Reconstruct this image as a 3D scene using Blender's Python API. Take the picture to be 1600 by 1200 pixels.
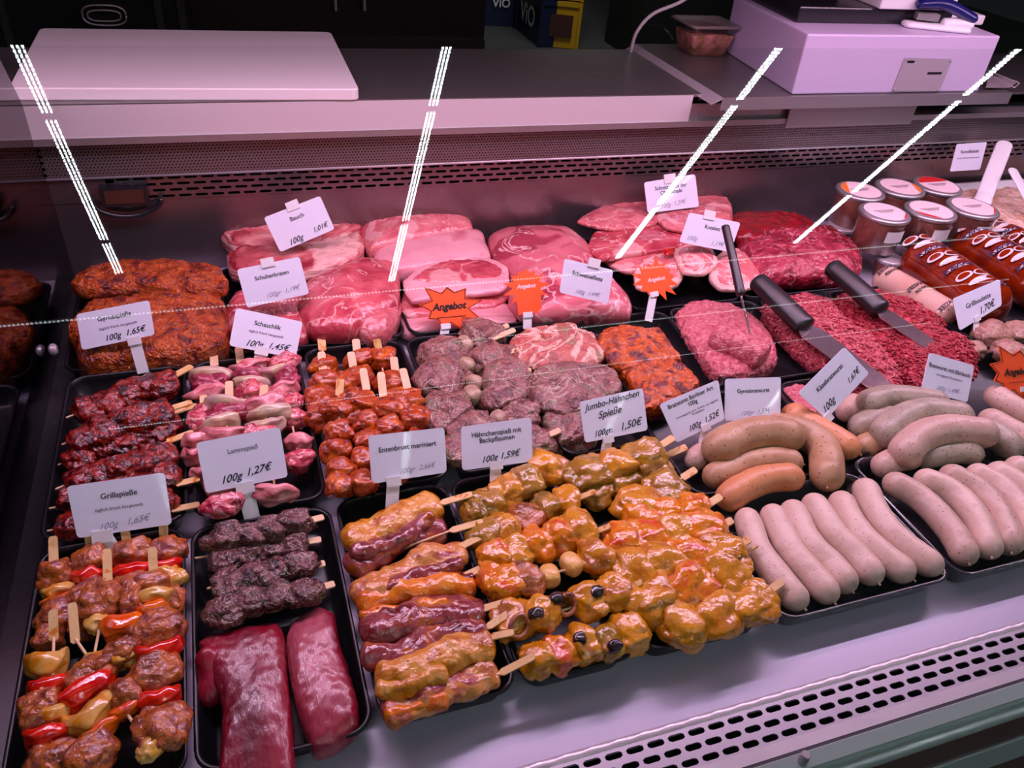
import bpy, math, random
from mathutils import Vector, Matrix, noise
random.seed(7)
C = bpy.context.scene
for o in list(bpy.data.objects): bpy.data.objects.remove(o)

# ------------------------------------------------------------------ camera
F = 1228.73105; CAMH = 0.65
RX = (0.94489951, -0.12549447, 0.30235088)
RY = (-0.31632506, -0.58780711, 0.74459469)
RZ = (0.08428148, -0.79920832, -0.5951157)
cd = bpy.data.cameras.new('camera'); cam = bpy.data.objects.new('camera', cd); C.collection.objects.link(cam)
cam.matrix_world = Matrix(((RX[0], -RX[1], -RX[2], 0), (RY[0], -RY[1], -RY[2], 0), (RZ[0], -RZ[1], -RZ[2], CAMH), (0, 0, 0, 1)))
cd.sensor_width = 36; cd.lens = 36 * F / 1600; cd.clip_start = .02; cd.clip_end = 60
C.camera = cam
def ray(px, py):
    x, y = px - 800, py - 600
    return Vector([r[0]*x + r[1]*y + r[2]*F for r in (RX, RY, RZ)])
def P(px, py, z=0.):            # photo point on the level z
    d = ray(px, py); t = (z - CAMH) / d.z
    return Vector((d.x*t, d.y*t, z))
def PY(px, py, Y):              # photo point on the upright plane y = Y
    d = ray(px, py); t = Y / d.y
    return Vector((d.x*t, Y, CAMH + d.z*t))
def MPP(p):                     # metres per photo pixel at a point
    v = Vector(p) - Vector((0, 0, CAMH))
    return (RX[2]*v.x + RY[2]*v.y + RZ[2]*v.z) / F

# ------------------------------------------------------------------ world, view, main lights
w = bpy.data.worlds.new('world'); C.world = w; w.use_nodes = True
w.node_tree.nodes['Background'].inputs[0].default_value = (.5, .6, .62, 1)
w.node_tree.nodes['Background'].inputs[1].default_value = .012
C.view_settings.view_transform = 'Standard'; C.view_settings.look = 'None'
C.view_settings.exposure = 0.0; C.view_settings.gamma = 1; C.view_settings.use_curve_mapping = False
C.cycles.use_denoising = True
C.cycles.max_bounces = 8; C.cycles.transparent_max_bounces = 12
C.cycles.sample_clamp_indirect = 4
def area(name, loc, aim, sx, sy, col, power):
    l = bpy.data.lights.new(name, 'AREA'); l.shape = 'RECTANGLE'; l.size = sx; l.size_y = sy; l.color = col; l.energy = power
    o = bpy.data.objects.new(name, l); C.collection.objects.link(o); o.location = loc
    d = Vector(aim) - Vector(loc); o.rotation_euler = d.to_track_quat('-Z', 'Y').to_euler()
    return o
area('canopy_tube_rear', (.6, .98, .64), (.6, .95, 0), 2.4, .04, (1, .44, .68), 7.2)
area('canopy_tube_front', (.6, .86, .64), (.6, .72, 0), 2.4, .03, (.98, .68, 1.0), 12)
area('crate_fill_light', (2.4, 5.2, 1.9), (2.4, 6.2, -.5), .8, .8, (1, .97, .9), 28)  # added light, out of view, to brighten the crates and floor behind

# ------------------------------------------------------------------ helpers
WL = {}
def link(o): C.collection.objects.link(o); return o
def tag(o, label=None, cat=None, group=None, kind=None):
    if label: o['label'] = label
    if cat: o['category'] = cat
    if group: o['group'] = group
    if kind: o['kind'] = kind
    return o
def root(name, loc, label, cat, group=None):
    o = link(bpy.data.objects.new(name, None)); o.empty_display_size = .01; o.location = loc; WL[o.name] = Vector(loc)
    return tag(o, label, cat, group)
def mesh(name, V, Fc, m, parent=None, smooth=True, org=None, label=None):
    V = [Vector(v) for v in V]
    if org is None:
        org = Vector((sum(v.x for v in V)/len(V), sum(v.y for v in V)/len(V), min(v.z for v in V)))
    me = bpy.data.meshes.new(name); me.from_pydata([v - org for v in V], [], Fc); me.update()
    if smooth: me.polygons.foreach_set('use_smooth', [True]*len(me.polygons))
    mats = m if isinstance(m, (list, tuple)) else [m]
    for x in mats: me.materials.append(x)
    o = link(bpy.data.objects.new(name, me))
    if parent is not None: o.parent = parent; o.location = org - WL[parent.name]
    else: o.location = org
    WL[o.name] = org
    if label: o['label'] = label
    return o
def top(name, V, Fc, m, label, cat, group=None, smooth=True):
    return tag(mesh(name, V, Fc, m, None, smooth), label, cat, group)
class MB:
    def __init__(s): s.V = []; s.F = []
    def add(s, V, Fc):
        n = len(s.V); s.V += [Vector(v) for v in V]; s.F += [tuple(i+n for i in f) for f in Fc]; return s
    def box(s, x0, x1, y0, y1, z0, z1):
        V = [(x, y, z) for z in (z0, z1) for y in (y0, y1) for x in (x0, x1)]
        return s.add(V, [(0,2,3,1), (4,5,7,6), (0,1,5,4), (2,6,7,3), (0,4,6,2), (1,3,7,5)])
    def obox(s, c, u, v, n, a, b, t):     # box with half sizes a,b,t on axes u,v,n
        V = [c + u*(a*i) + v*(b*j) + n*(t*k) for k in (-1, 1) for j in (-1, 1) for i in (-1, 1)]
        return s.add(V, [(0,2,3,1), (4,5,7,6), (0,1,5,4), (2,6,7,3), (0,4,6,2), (1,3,7,5)])
    def loft(s, rings, cap0=True, cap1=True, closed=True):
        n = len(rings[0]); b = len(s.V)
        for r in rings: s.V += [Vector(v) for v in r]
        for i in range(len(rings)-1):
            for j in range(n if closed else n-1):
                k = (j+1) % n
                s.F.append((b+i*n+j, b+i*n+k, b+(i+1)*n+k, b+(i+1)*n+j))
        if cap0: s.F.append(tuple(b+j for j in reversed(range(n))))
        if cap1: s.F.append(tuple(b+(len(rings)-1)*n+j for j in range(n)))
        return s
    def cyl(s, a, b, r0, r1=None, n=16, bev=0):
        a = Vector(a); b = Vector(b); r1 = r0 if r1 is None else r1
        t = (b-a).normalized(); u = t.orthogonal().normalized(); v = t.cross(u)
        R = lambda c, r: [c + (u*math.cos(6.28318*k/n) + v*math.sin(6.28318*k/n))*r for k in range(n)]
        if bev: rs = [R(a, r0-bev), R(a+t*bev, r0), R(b-t*bev, r1), R(b, r1-bev)]
        else: rs = [R(a, r0), R(b, r1)]
        return s.loft(rs)
    def build(s, name, m, parent=None, smooth=False, **k): return mesh(name, s.V, s.F, m, parent, smooth, **k)

def nz(p, f, seed): return noise.noise(Vector(p)*f + Vector((seed*7.31, seed*3.17, seed*1.73)))
_ico = {}
def ico(sub):
    if sub not in _ico:
        import bmesh
        b = bmesh.new(); bmesh.ops.create_icosphere(b, subdivisions=sub, radius=1)
        _ico[sub] = ([v.co.copy() for v in b.verts], [tuple(v.index for v in f.verts) for f in b.faces]); b.free()
    return _ico[sub]
def axes(t, up=Vector((0, 0, 1))):
    t = t.normalized(); s = t.cross(up)
    if s.length < 1e-4: s = Vector((1, 0, 0))
    s.normalize(); return t, s, s.cross(t)
def blobmesh(c, ax, r, seed, amp=.22, fr=1.6, e=.75, sub=3, amp2=.07):
    """irregular lump: c centre, ax three axes, r half sizes"""
    V0, Fc = ico(sub); V = []
    for d in V0:
        q = Vector([math.copysign(abs(x)**e, x) for x in d]); q = q / max(q.length, 1e-6) * (q.length**.45)
        k = 1 + amp*nz(d, fr, seed) + amp2*(nz(d, fr*2.6, seed+5) + .45*nz(d, fr*6.5, seed+8) - .5*abs(nz(d, fr*3.4, seed+11)))
        V.append(c + ax[0]*(q.x*r[0]*k) + ax[1]*(q.y*r[1]*k) + ax[2]*(q.z*r[2]*k))
    return V, Fc
def smoothpath(pts, n):
    pts = [Vector(p) for p in pts]
    if len(pts) == 2: return [pts[0].lerp(pts[1], i/(n-1)) for i in range(n)]
    out = []; m = len(pts)-1
    for i in range(n):
        t = i/(n-1)*m; k = min(int(t), m-1); f = t-k
        p1, p2 = pts[k], pts[k+1]; p0 = pts[k-1] if k else p1*2-p2; p3 = pts[k+2] if k+2 <= m else p2*2-p1
        out.append(.5*((2*p1) + (p2-p0)*f + (2*p0-5*p1+4*p2-p3)*f*f + (3*p1-p0-3*p2+p3)*f*f*f))
    return out
def tubemesh(pts, rw, rh=None, seed=0, amp=.0, fr=60, n=28, seg=20, endk=2.2, taper=None, sq=1., creases=0):
    """closed tube on a smooth path; rounded ends (endk: roundness), half width rw, half height rh"""
    rh = rh or rw; path = smoothpath(pts, 60)
    L = [0]
    for i in range(1, 60): L.append(L[-1] + (path[i]-path[i-1]).length)
    T = L[-1]; cap = min(rw*endk*.5, T*.45); rings = []
    ts = []
    nc = 6
    for k in range(nc): ts.append(cap*(1-math.cos(math.pi/2*k/nc))+1e-5)
    for k in range(n): ts.append(cap + (T-2*cap)*k/(n-1))
    for k in reversed(range(nc)): ts.append(T - cap*(1-math.cos(math.pi/2*k/nc))-1e-5)
    for s in ts:
        i = 1
        while i < 59 and L[i] < s: i += 1
        f = (s-L[i-1])/max(L[i]-L[i-1], 1e-9); c = path[i-1].lerp(path[i], f)
        t, sd, up = axes(path[min(i+1, 59)]-path[max(i-2, 0)])
        d = min(s, T-s); g = math.sqrt(max(0, 1-(1-min(d/cap, 1))**2)) if cap > 0 else 1
        g = max(g, .06)
        if taper: g *= taper(s/T)
        ring = []
        for k in range(seg):
            a = 2*math.pi*k/seg; ca, sa = math.cos(a), math.sin(a)
            ca = math.copysign(abs(ca)**sq, ca); sa = math.copysign(abs(sa)**sq, sa)
            p = c + sd*(ca*rw*g) + up*(sa*rh*g)
            if amp: p += (sd*ca + up*sa)*(amp*(nz(p, fr, seed) + .4*nz(p, fr*2.7, seed+3))*g)
            ring.append(p)
        rings.append(ring)
    mb = MB(); mb.loft(rings); return mb.V, mb.F
def slabmesh(outline, z0, T, seed=0, amp=.004, fr=35, nr=16, ns=90, ex=3.5, px=True, tilt=(0, 0), dome=0., amp2=.001, fr2=160, under=.35):
    """meat slab: photo outline seen at mid height, bottom z0, thickness T"""
    pts = [P(x, y, z0+T*.5) for x, y in outline] if px else [Vector(p) for p in outline]
    pts2 = pts + [pts[0]]; m = len(pts); ring = []
    for i in range(ns):
        t = i/ns*m; k = int(t) % m; f = t-int(t)
        p0, p1, p2, p3 = pts[k-1], pts[k], pts[(k+1) % m], pts[(k+2) % m]
        cr = .5*((2*p1) + (p2-p0)*f + (2*p0-5*p1+4*p2-p3)*f*f + (3*p1-p0-3*p2+p3)*f*f*f)
        ring.append(cr.lerp(p1.lerp(p2, f), .45))
    c = sum(ring, Vector())/ns; G = nr*3; V = []; Fc = []
    def at_ring(th):
        q = (th/(2*math.pi) % 1)*ns; k = int(q) % ns; return ring[k].lerp(ring[(k+1) % ns], q-int(q))
    def top_(th, rr_):
        r = math.sin(math.pi/2*rr_); q = at_ring(th); h = (max(0, 1-min(r, 1)**ex))**(1/ex)
        v = c.lerp(q, r); v.z = z0 + T*(under + (1-under)*h) + dome*(1-r*r) + (v.x-c.x)*tilt[0] + (v.y-c.y)*tilt[1]
        nn = nz(v, fr, seed) - .35*abs(nz(v, fr*2.1, seed+4)); n2 = nz(v, fr2, seed+9)
        v.z += (amp*nn + amp2*n2)*min(1, h*1.5+.2)
        out = (q-c); out.z = 0; out.normalize(); return v + out*((amp*.8*nz(v, fr*.8, seed+2) + amp2*n2)*r)
    for i in range(G+1):
        for j in range(G+1):
            a, b = -1+2*i/G, -1+2*j/G
            if abs(a) < 1e-9 and abs(b) < 1e-9: rr_, th = 0, 0
            elif abs(a) > abs(b): rr_ = abs(a); th = math.pi/4*(b/a) + (math.pi if a < 0 else 0)
            else: rr_ = abs(b); th = math.pi/2 - math.pi/4*(a/b) + (math.pi if b < 0 else 0)
            V.append(top_(th, rr_))
    N1 = G+1
    for i in range(G):
        for j in range(G): Fc.append((i*N1+j, (i+1)*N1+j, (i+1)*N1+j+1, i*N1+j+1))
    loop = [i*N1 for i in range(G)] + [G*N1+j for j in range(G)] + [(G-i)*N1+G for i in range(G)] + [G-j for j in range(G)]
    prev = loop
    for s_, zz in ((1.0, .12), (.93, .0)):
        b0 = len(V)
        for q in loop:
            v = c.lerp(V[q], s_); v.z = z0 + T*zz + (v.x-c.x)*tilt[0] + (v.y-c.y)*tilt[1]; V.append(v)
        cur = list(range(b0, b0+len(loop))); m_ = len(loop)
        for k in range(m_): Fc.append((prev[k], cur[k], cur[(k+1) % m_], prev[(k+1) % m_]))
        prev = cur
    Fc.append(tuple(reversed(prev)))
    e1 = V[loop[1]]-V[loop[0]]
    area2 = sum(ring[k].x*ring[(k+1) % ns].y - ring[(k+1) % ns].x*ring[k].y for k in range(ns))
    if area2 < 0: Fc = [f[::-1] for f in Fc]
    return V, Fc

# ------------------------------------------------------------------ materials
def lin(c): return tuple((x/12.92 if x <= .04045 else ((x+.055)/1.055)**2.4) for x in c)
def newmat(name):
    m = bpy.data.materials.new(name); m.use_nodes = True; nt = m.node_tree
    return m, nt, nt.nodes, nt.links, nt.nodes['Principled BSDF']
def flat(name, col, rough=.5, metal=0., emit=None, es=0, coat=0, spec=.5, bumps=0, bscale=200, alpha=1, trans=0, var=0):
    m, nt, N, L, b = newmat(name)
    b.inputs['Base Color'].default_value = (*col, 1); b.inputs['Roughness'].default_value = rough; b.inputs['Metallic'].default_value = metal
    b.inputs['Coat Weight'].default_value = coat; b.inputs['Specular IOR Level'].default_value = spec
    if trans: b.inputs['Transmission Weight'].default_value = trans
    if emit: b.inputs['Emission Color'].default_value = (*emit, 1); b.inputs['Emission Strength'].default_value = es
    tc = N.new('ShaderNodeTexCoord'); n = N.new('ShaderNodeTexNoise'); n.inputs['Scale'].default_value = bscale; n.inputs['Detail'].default_value = 4
    L.new(tc.outputs['Object'], n.inputs['Vector'])
    mr = N.new('ShaderNodeMapRange'); mr.inputs['To Min'].default_value = max(.02, rough-.06); mr.inputs['To Max'].default_value = min(1, rough+.06)
    L.new(n.outputs['Fac'], mr.inputs['Value']); L.new(mr.outputs['Result'], b.inputs['Roughness'])
    if var:
        mx = N.new('ShaderNodeMix'); mx.data_type = 'RGBA'; mx.inputs['A'].default_value = (*col, 1); mx.inputs['B'].default_value = (*[c*(1-var) for c in col], 1)
        L.new(n.outputs['Fac'], mx.inputs['Factor']); L.new(mx.outputs['Result'], b.inputs['Base Color'])
    if bumps:
        bp = N.new('ShaderNodeBump'); bp.inputs['Strength'].default_value = bumps; bp.inputs['Distance'].default_value = .001
        L.new(n.outputs['Fac'], bp.inputs['Height']); L.new(bp.outputs['Normal'], b.inputs['Normal'])
    return m
def meat(name, stops, scale=60, rough=.3, bump=.4, bscale=250, vein=None, specks=None, coat=.4, bdist=.0015, stretch=(1, 1, 1), crough=.08, big=None, sss=0):
    stops_sat = 'sausage' not in name and 'wood' not in name
    m, nt, N, L, b = newmat(name)
    tc = N.new('ShaderNodeTexCoord'); oi = N.new('ShaderNodeObjectInfo')
    mu = N.new('ShaderNodeVectorMath'); mu.operation = 'SCALE'; mu.inputs[0].default_value = (3.1, 5.7, 2.3); L.new(oi.outputs['Random'], mu.inputs['Scale'])
    ad = N.new('ShaderNodeVectorMath'); ad.operation = 'ADD'; L.new(tc.outputs['Object'], ad.inputs[0]); L.new(mu.outputs['Vector'], ad.inputs[1])
    mp = N.new('ShaderNodeMapping'); mp.inputs['Scale'].default_value = stretch; L.new(ad.outputs['Vector'], mp.inputs['Vector'])
    def ntex(sc, det=5, dist=0.):
        n = N.new('ShaderNodeTexNoise'); n.inputs['Scale'].default_value = sc; n.inputs['Detail'].default_value = det; n.inputs['Distortion'].default_value = dist
        L.new(mp.outputs['Vector'], n.inputs['Vector']); return n
    n1 = ntex(scale, 6, .6)
    cr = N.new('ShaderNodeValToRGB'); el = cr.color_ramp.elements
    k = len(stops)
    for i, s in enumerate(stops):
        pos = .36 + .28*i/(k-1)
        if i < 2: el[i].position = pos; e = el[i]
        else: e = el.new(pos)
        g_ = .3*s[0]+.5*s[1]+.2*s[2]; k_ = 1.12 if stops_sat else 1.; e.color = (*[max(.002, g_+(c_-g_)*k_)*(.97 if stops_sat else 1) for c_ in s], 1)
    L.new(n1.outputs['Fac'], cr.inputs['Fac']); col = cr.outputs['Color']
    def mix(fac, colB):
        nonlocal col
        mx = N.new('ShaderNodeMix'); mx.data_type = 'RGBA'; L.new(fac, mx.inputs['Factor']); L.new(col, mx.inputs['A']); mx.inputs['B'].default_value = (*colB, 1); col = mx.outputs['Result']
    if big:        # (colour, scale, threshold, softness)
        nb = ntex(big[1], 2, 1.0); r = N.new('ShaderNodeMapRange'); r.inputs['From Min'].default_value = big[2]; r.inputs['From Max'].default_value = big[2]+big[3]
        L.new(nb.outputs['Fac'], r.inputs['Value']); mix(r.outputs['Result'], big[0])
    if vein:       # (colour, scale, width)
        nv = ntex(vein[1], 3, 1.4); s1 = N.new('ShaderNodeMath'); s1.operation = 'SUBTRACT'; s1.inputs[1].default_value = .5; L.new(nv.outputs['Fac'], s1.inputs[0])
        s2 = N.new('ShaderNodeMath'); s2.operation = 'ABSOLUTE'; L.new(s1.outputs[0], s2.inputs[0])
        r = N.new('ShaderNodeMapRange'); r.inputs['From Min'].default_value = vein[2]; r.inputs['From Max'].default_value = vein[2]*.3; L.new(s2.outputs[0], r.inputs['Value']); mix(r.outputs['Result'], vein[0])
    if specks:     # (colour, scale, size)
        vo = N.new('ShaderNodeTexVoronoi'); vo.inputs['Scale'].default_value = specks[1]; L.new(mp.outputs['Vector'], vo.inputs['Vector'])
        r = N.new('ShaderNodeMapRange'); r.inputs['From Min'].default_value = specks[2]; r.inputs['From Max'].default_value = specks[2]*.6; L.new(vo.outputs['Distance'], r.inputs['Value']); mix(r.outputs['Result'], specks[0])
    L.new(col, b.inputs['Base Color'])
    b.inputs['Roughness'].default_value = rough; b.inputs['Coat Weight'].default_value = coat; b.inputs['Coat Roughness'].default_value = crough
    if sss: b.inputs['Subsurface Weight'].default_value = sss; b.inputs['Subsurface Radius'].default_value = (.004, .0015, .001); b.inputs['Subsurface Scale'].default_value = 1
    n2 = ntex(bscale, 4, .3); bp = N.new('ShaderNodeBump'); bp.inputs['Strength'].default_value = bump; bp.inputs['Distance'].default_value = bdist*2.2
    L.new(n2.outputs['Fac'], bp.inputs['Height']); L.new(bp.outputs['Normal'], b.inputs['Normal']); L.new(bp.outputs['Normal'], b.inputs['Coat Normal'])
    return m
def s(*a): return lin([x/255 for x in a])
M = {}
M['gyros'] = meat('gyros_marinade', [s(96,28,8), s(160,62,16), s(196,96,30), s(140,66,50)], 50, .3, 1., 200, specks=(s(70,22,8), 230, .25), bdist=.003, coat=.6)
M['redmar'] = meat('red_marinade', [s(48,6,4), s(98,16,8), s(150,42,12), s(80,14,8)], 60, .16, .8, 130, coat=.8, bdist=.003)
M['orange'] = meat('orange_cube_marinade', [s(120,40,12), s(182,78,22), s(156,70,44), s(206,106,28)], 50, .22, .7, 150, coat=.6, specks=(s(100,30,8), 220, .22))
M['orangesteak'] = meat('orange_steak', [s(96,32,22), s(180,80,22), s(206,100,24), s(120,48,46)], 36, .25, .9, 150, specks=(s(76,28,14), 240, .22), bdist=.003, coat=.6)
M['herb'] = meat('herb_rubbed_pork', [s(92,56,52), s(128,80,78), s(150,104,98), s(112,98,78)], 45, .24, .9, 200, specks=(s(160,156,120), 300, .24), vein=(s(176,150,130), 20, .016), bdist=.002, coat=.7)
M['herbfat'] = meat('herb_fat', [s(160,90,84), s(200,120,110), s(176,74,72), s(150,126,96)], 38, .26, .9, 220, specks=(s(150,146,96), 330, .26), vein=(s(226,190,170), 16, .04), bdist=.002, coat=.6)
M['mush'] = meat('mushroom_flesh', [s(190,165,140), s(160,130,110)], 60, .45, .3)
M['lamb'] = meat('lamb_herbs', [s(40,18,20), s(80,38,42), s(110,66,66), s(56,48,32)], 60, .2, .9, 200, specks=(s(96,100,60), 330, .3), coat=.7, bdist=.002, vein=(s(150,110,100), 40, .02))
M['fillet'] = meat('dark_fillet', [s(96,16,32), s(128,26,44), s(150,40,58)], 16, .34, .35, 160, coat=.25, stretch=(1, .3, 1), big=(s(168,76,90), 12, .56, .12))
M['duckmeat'] = meat('duck_meat', [s(84,24,20), s(125,48,44), s(140,70,74), s(160,80,30)], 40, .14, .5, 140, coat=.9, big=(s(170,90,20), 22, .58, .12))
M['duckskin'] = meat('duck_skin', [s(176,104,16), s(206,138,34), s(216,160,86), s(190,110,20)], 34, .2, .6, 170, coat=.8, specks=(s(140,50,10), 90, .13))
M['duckorange'] = meat('duck_orange', [s(190,90,12), s(224,128,26), s(226,150,70)], 34, .18, .5, 150, coat=.8, specks=(s(150,40,8), 80, .14))
M['duckpale'] = meat('duck_pale', [s(170,90,70), s(200,130,70), s(210,150,90), s(150,60,60)], 34, .2, .6, 170, coat=.8)
M['chick'] = meat('curry_chicken', [s(170,104,18), s(200,136,28), s(206,146,66), s(216,150,30)], 34, .16, .55, 130, coat=.9, specks=(s(150,70,12), 110, .12))
M['chickgreen'] = meat('green_curry_chicken', [s(120,92,14), s(154,118,24), s(168,122,60), s(176,136,22)], 34, .16, .55, 130, coat=.9)
M['chickorange'] = meat('orange_curry_chicken', [s(198,100,8), s(224,136,18), s(214,140,54), s(206,86,12)], 34, .16, .55, 130, coat=.9, specks=(s(170,50,10), 120, .14))
M['bacon'] = meat('chicken_roll', [s(120,60,30), s(165,100,50), s(180,110,80)], 50, .2, .5, 180, coat=.7, stretch=(1, 1, 3))
M['fruit'] = meat('apricot', [s(220,170,90), s(226,186,126)], 40, .3, .3)
M['prune'] = flat('prune', s(36,20,24), .25, coat=.5)
M['grillmeat'] = meat('grill_skewer_meat', [s(120,56,30), s(160,88,56), s(186,104,48), s(140,78,72)], 55, .2, .7, 180, coat=.7, specks=(s(100,40,14), 200, .2))
M['onionmar'] = meat('marinated_onion', [s(200,150,70), s(222,180,110), s(214,140,40)], 40, .2, .25, 100, coat=.7)
M['pepper'] = meat('red_pepper', [s(196,34,8), s(224,60,14), s(204,40,10)], 40, .12, .25, 80, coat=.9)
M['pepperorange'] = meat('orange_pepper', [s(226,92,14), s(236,124,36), s(220,70,14)], 40, .12, .25, 80, coat=.9)
M['porkcube'] = meat('pork_cube', [s(150,40,60), s(196,84,96), s(214,120,120)], 50, .22, .5, 150, vein=(s(226,170,170), 40, .03), coat=.6)
M['porkdark'] = meat('pork_dark', [s(120,30,52), s(150,50,70), s(180,90,110)], 60, .2, .5, 200, coat=.8)
M['onion'] = meat('raw_onion', [s(198,168,160), s(206,184,150), s(190,130,136)], 30, .25, .15, 80, coat=.6, stretch=(1, 1, .3))
M['belly'] = meat('bacon_slice', [s(200,120,126), s(222,150,150), s(190,90,100)], 30, .25, .3, 120, coat=.5, stretch=(1, 1, 2))
PK = [s(190,96,104), s(206,112,118), s(216,130,132)]
M['pork'] = meat('pork_pink', PK, 24, .22, .5, 110, vein=(s(226,164,160), 18, .012), coat=.6, sss=.1, big=(s(228,160,160), 15, .58, .06))
M['porklean'] = meat('pork_lean', [s(168,60,74), s(192,84,94), s(208,106,112)], 24, .22, .5, 100, vein=(s(224,160,156), 12, .016), coat=.6, big=(s(222,150,150), 13, .6, .05))
M['porkfat'] = meat('pork_fat', [s(226,158,166), s(232,172,178)], 20, .35, .2, 100, coat=.3, big=(s(206,112,126), 14, .6, .1))
M['porkham'] = meat('pork_ham', [s(200,104,116), s(214,128,134)], 14, .32, .25, 100, coat=.35, big=(s(168,56,76), 12, .56, .05), vein=(s(232,180,178), 9, .02))
M['porkbelly'] = meat('pork_belly', [s(146,40,52), s(196,100,104), s(230,166,160)], 50, .26, .6, 110, coat=.6, stretch=(.22, .22, 2.6), big=(s(234,180,172), 26, .52, .05), bdist=.003)
M['chop'] = meat('chop', [s(206,112,118), s(222,134,136)], 20, .28, .3, 110, coat=.45, vein=(s(236,184,178), 14, .035))
M['chopfat'] = flat('chop_fat', s(236,184,176), .35, coat=.3, bumps=.4, bscale=90)
M['beef'] = meat('beef_marbled', [s(116,20,38), s(152,40,60), s(180,70,88)], 30, .16, .9, 110, vein=(s(206,126,134), 18, .016), coat=.8, bdist=.003)
M['beefdark'] = meat('beef_dark', [s(110,14,26), s(146,24,38)], 30, .25, .6, 110, coat=.5)
M['minceP'] = meat('mince_pink', [s(160,54,66), s(196,84,94), s(216,128,132)], 150, .26, .9, 300, coat=.5, bdist=.002)
M['minceR'] = meat('mince_red', [s(124,16,30), s(170,40,54), s(196,78,86)], 150, .24, .9, 300, coat=.5, bdist=.002)
M['minceC'] = meat('mince_cake', [s(176,74,88), s(204,108,118), s(216,140,142)], 150, .32, .8, 300, coat=.4, bdist=.002)
M['sauswhite'] = meat('white_sausage_skin', [s(206,176,158), s(216,186,168)], 30, .44, .2, 150, coat=.12, specks=(s(170,122,110), 170, .17), crough=.25, sss=.1)
M['saustan'] = meat('tan_sausage_skin', [s(170,130,94), s(190,150,112)], 30, .44, .2, 150, coat=.12, specks=(s(96,44,30), 130, .17), crough=.25)
M['sausorange'] = meat('orange_sausage_skin', [s(202,130,82), s(212,144,96)], 30, .44, .2, 150, coat=.12, specks=(s(120,50,26), 130, .17), crough=.25)
M['sausgreen'] = meat('herb_sausage_skin', [s(152,138,118), s(174,160,140)], 30, .44, .2, 150, coat=.12, specks=(s(84,72,58), 170, .2), crough=.25)
M['sauspink'] = meat('pink_sausage_skin', [s(190,158,140), s(204,172,154)], 30, .44, .2, 150, coat=.12, specks=(s(126,84,74), 170, .19), crough=.25)
M['patty'] = meat('patty', [s(150,112,96), s(178,142,122), s(160,110,104)], 90, .35, .7, 260, coat=.4, specks=(s(206,180,160), 170, .16))
M['wood'] = meat('skewer_wood', [s(214,176,112), s(228,194,136)], 40, .55, .2, 200, coat=0, stretch=(1, 1, 1), big=(s(206,120,20), 70, .6, .06))
M['woodpale'] = meat('skewer_wood_clean', [s(222,184,140), s(232,200,158)], 40, .55, .2, 200, coat=0)
M['steel'] = flat('brushed_steel', (.56, .52, .54), .34, .5, bumps=.06, bscale=40)
M['steeldull'] = flat('dull_steel', (.50, .48, .48), .42, .85, bumps=.06, bscale=60)
M['perf'] = flat('perforated_steel', (.30, .27, .27), .36, .8)
M['shelf'] = flat('worktop_steel', (.30, .285, .27), .36, .8, bumps=.05, bscale=30, var=.2)
M['deck'] = flat('deck_steel', (.47, .44, .54), .34, .3)
M['backsteel'] = flat('liner_steel', (.24, .20, .21), .28, .85, bumps=.1, bscale=9)
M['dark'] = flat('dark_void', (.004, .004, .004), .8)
M['tray'] = flat('black_tray', (.006, .006, .008), .32, coat=.0, spec=.35)
M['trayclear'] = flat('smoke_tray', (.03, .035, .04), .12, coat=.6)
M['white'] = flat('white_plastic', (.78, .78, .80), .4)
M['card'] = flat('card_white', (.76, .78, .90), .3, coat=.25)
M['clip'] = flat('clip_white', (.76, .76, .78), .35)
M['board'] = flat('board_plastic', (.78, .74, .74), .5, bumps=.15, bscale=120, var=.06)
M['inkblue'] = flat('dark_violet_print', (.05, .02, .07), .4)
M['ink'] = flat('black_ink', (.012, .012, .016), .4)
M['pen'] = flat('pen_ink', (.02, .02, .03), .3)
M['penfaint'] = flat('faded_pen_ink', (.22, .22, .30), .5)
M['star'] = flat('neon_orange_card', (1.0, .10, .012), .45)
M['starink'] = flat('star_ink', (.01, .008, .008), .4)
M['starwhite'] = flat('pale_print', (.95, .62, .62), .4)  # on the small stars the gloss sheen is put into this pale colour
M['knife'] = flat('black_handle', (.012, .012, .014), .35)
M['blade'] = flat('blade_steel', (.62, .50, .52), .2, .9)
M['scale'] = flat('scale_enamel', (.50, .43, .60), .4)
M['scaleside'] = M['scale']
M['grey'] = flat('grey_plastic', (.33, .30, .33), .4)
M['blackpl'] = flat('black_plastic', (.015, .014, .018), .25)
M['blue'] = flat('blue_plastic', (.012, .014, .12), .25)
M['brown'] = flat('brown_panel', (.075, .026, .022), .3)
M['teal'] = flat('aluminium_profile', (.42, .50, .47), .3, .3)
M['gasket'] = flat('black_gasket', (.01, .01, .012), .5)
M['floor'] = flat('floor_tile', (.10, .11, .11), .4, var=.3, bscale=5)
M['wallm'] = flat('dark_wall', (.010, .010, .010), .7)
M['yellow'] = flat('yellow_crate', (.62, .34, .01), .4)
M['crateblue'] = flat('blue_crate', (.010, .016, .06), .4)
M['cabinet'] = flat('dark_cabinet', (.012, .013, .010), .25)
M['cabred'] = flat('dark_red_cabinet', (.012, .006, .006), .4)
M['glassjar'] = flat('jar_glass', (.92, .88, .86), .04, trans=.9)
M['pate'] = meat('pate', [s(120,70,60), s(146,90,78)], 50, .5, .3)
M['lidlabel'] = flat('lid_label', (.85, .66, .68), .35)
M['red'] = flat('red_print', (.62, .02, .02), .4)
M['orangep'] = flat('orange_print', (.82, .20, .03), .4)
M['salad'] = meat('salad_white', [s(226,190,170), s(236,206,190), s(214,170,140)], 50, .3, .8, 90, coat=.5, specks=(s(120,60,40), 60, .1), bdist=.004)
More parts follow.
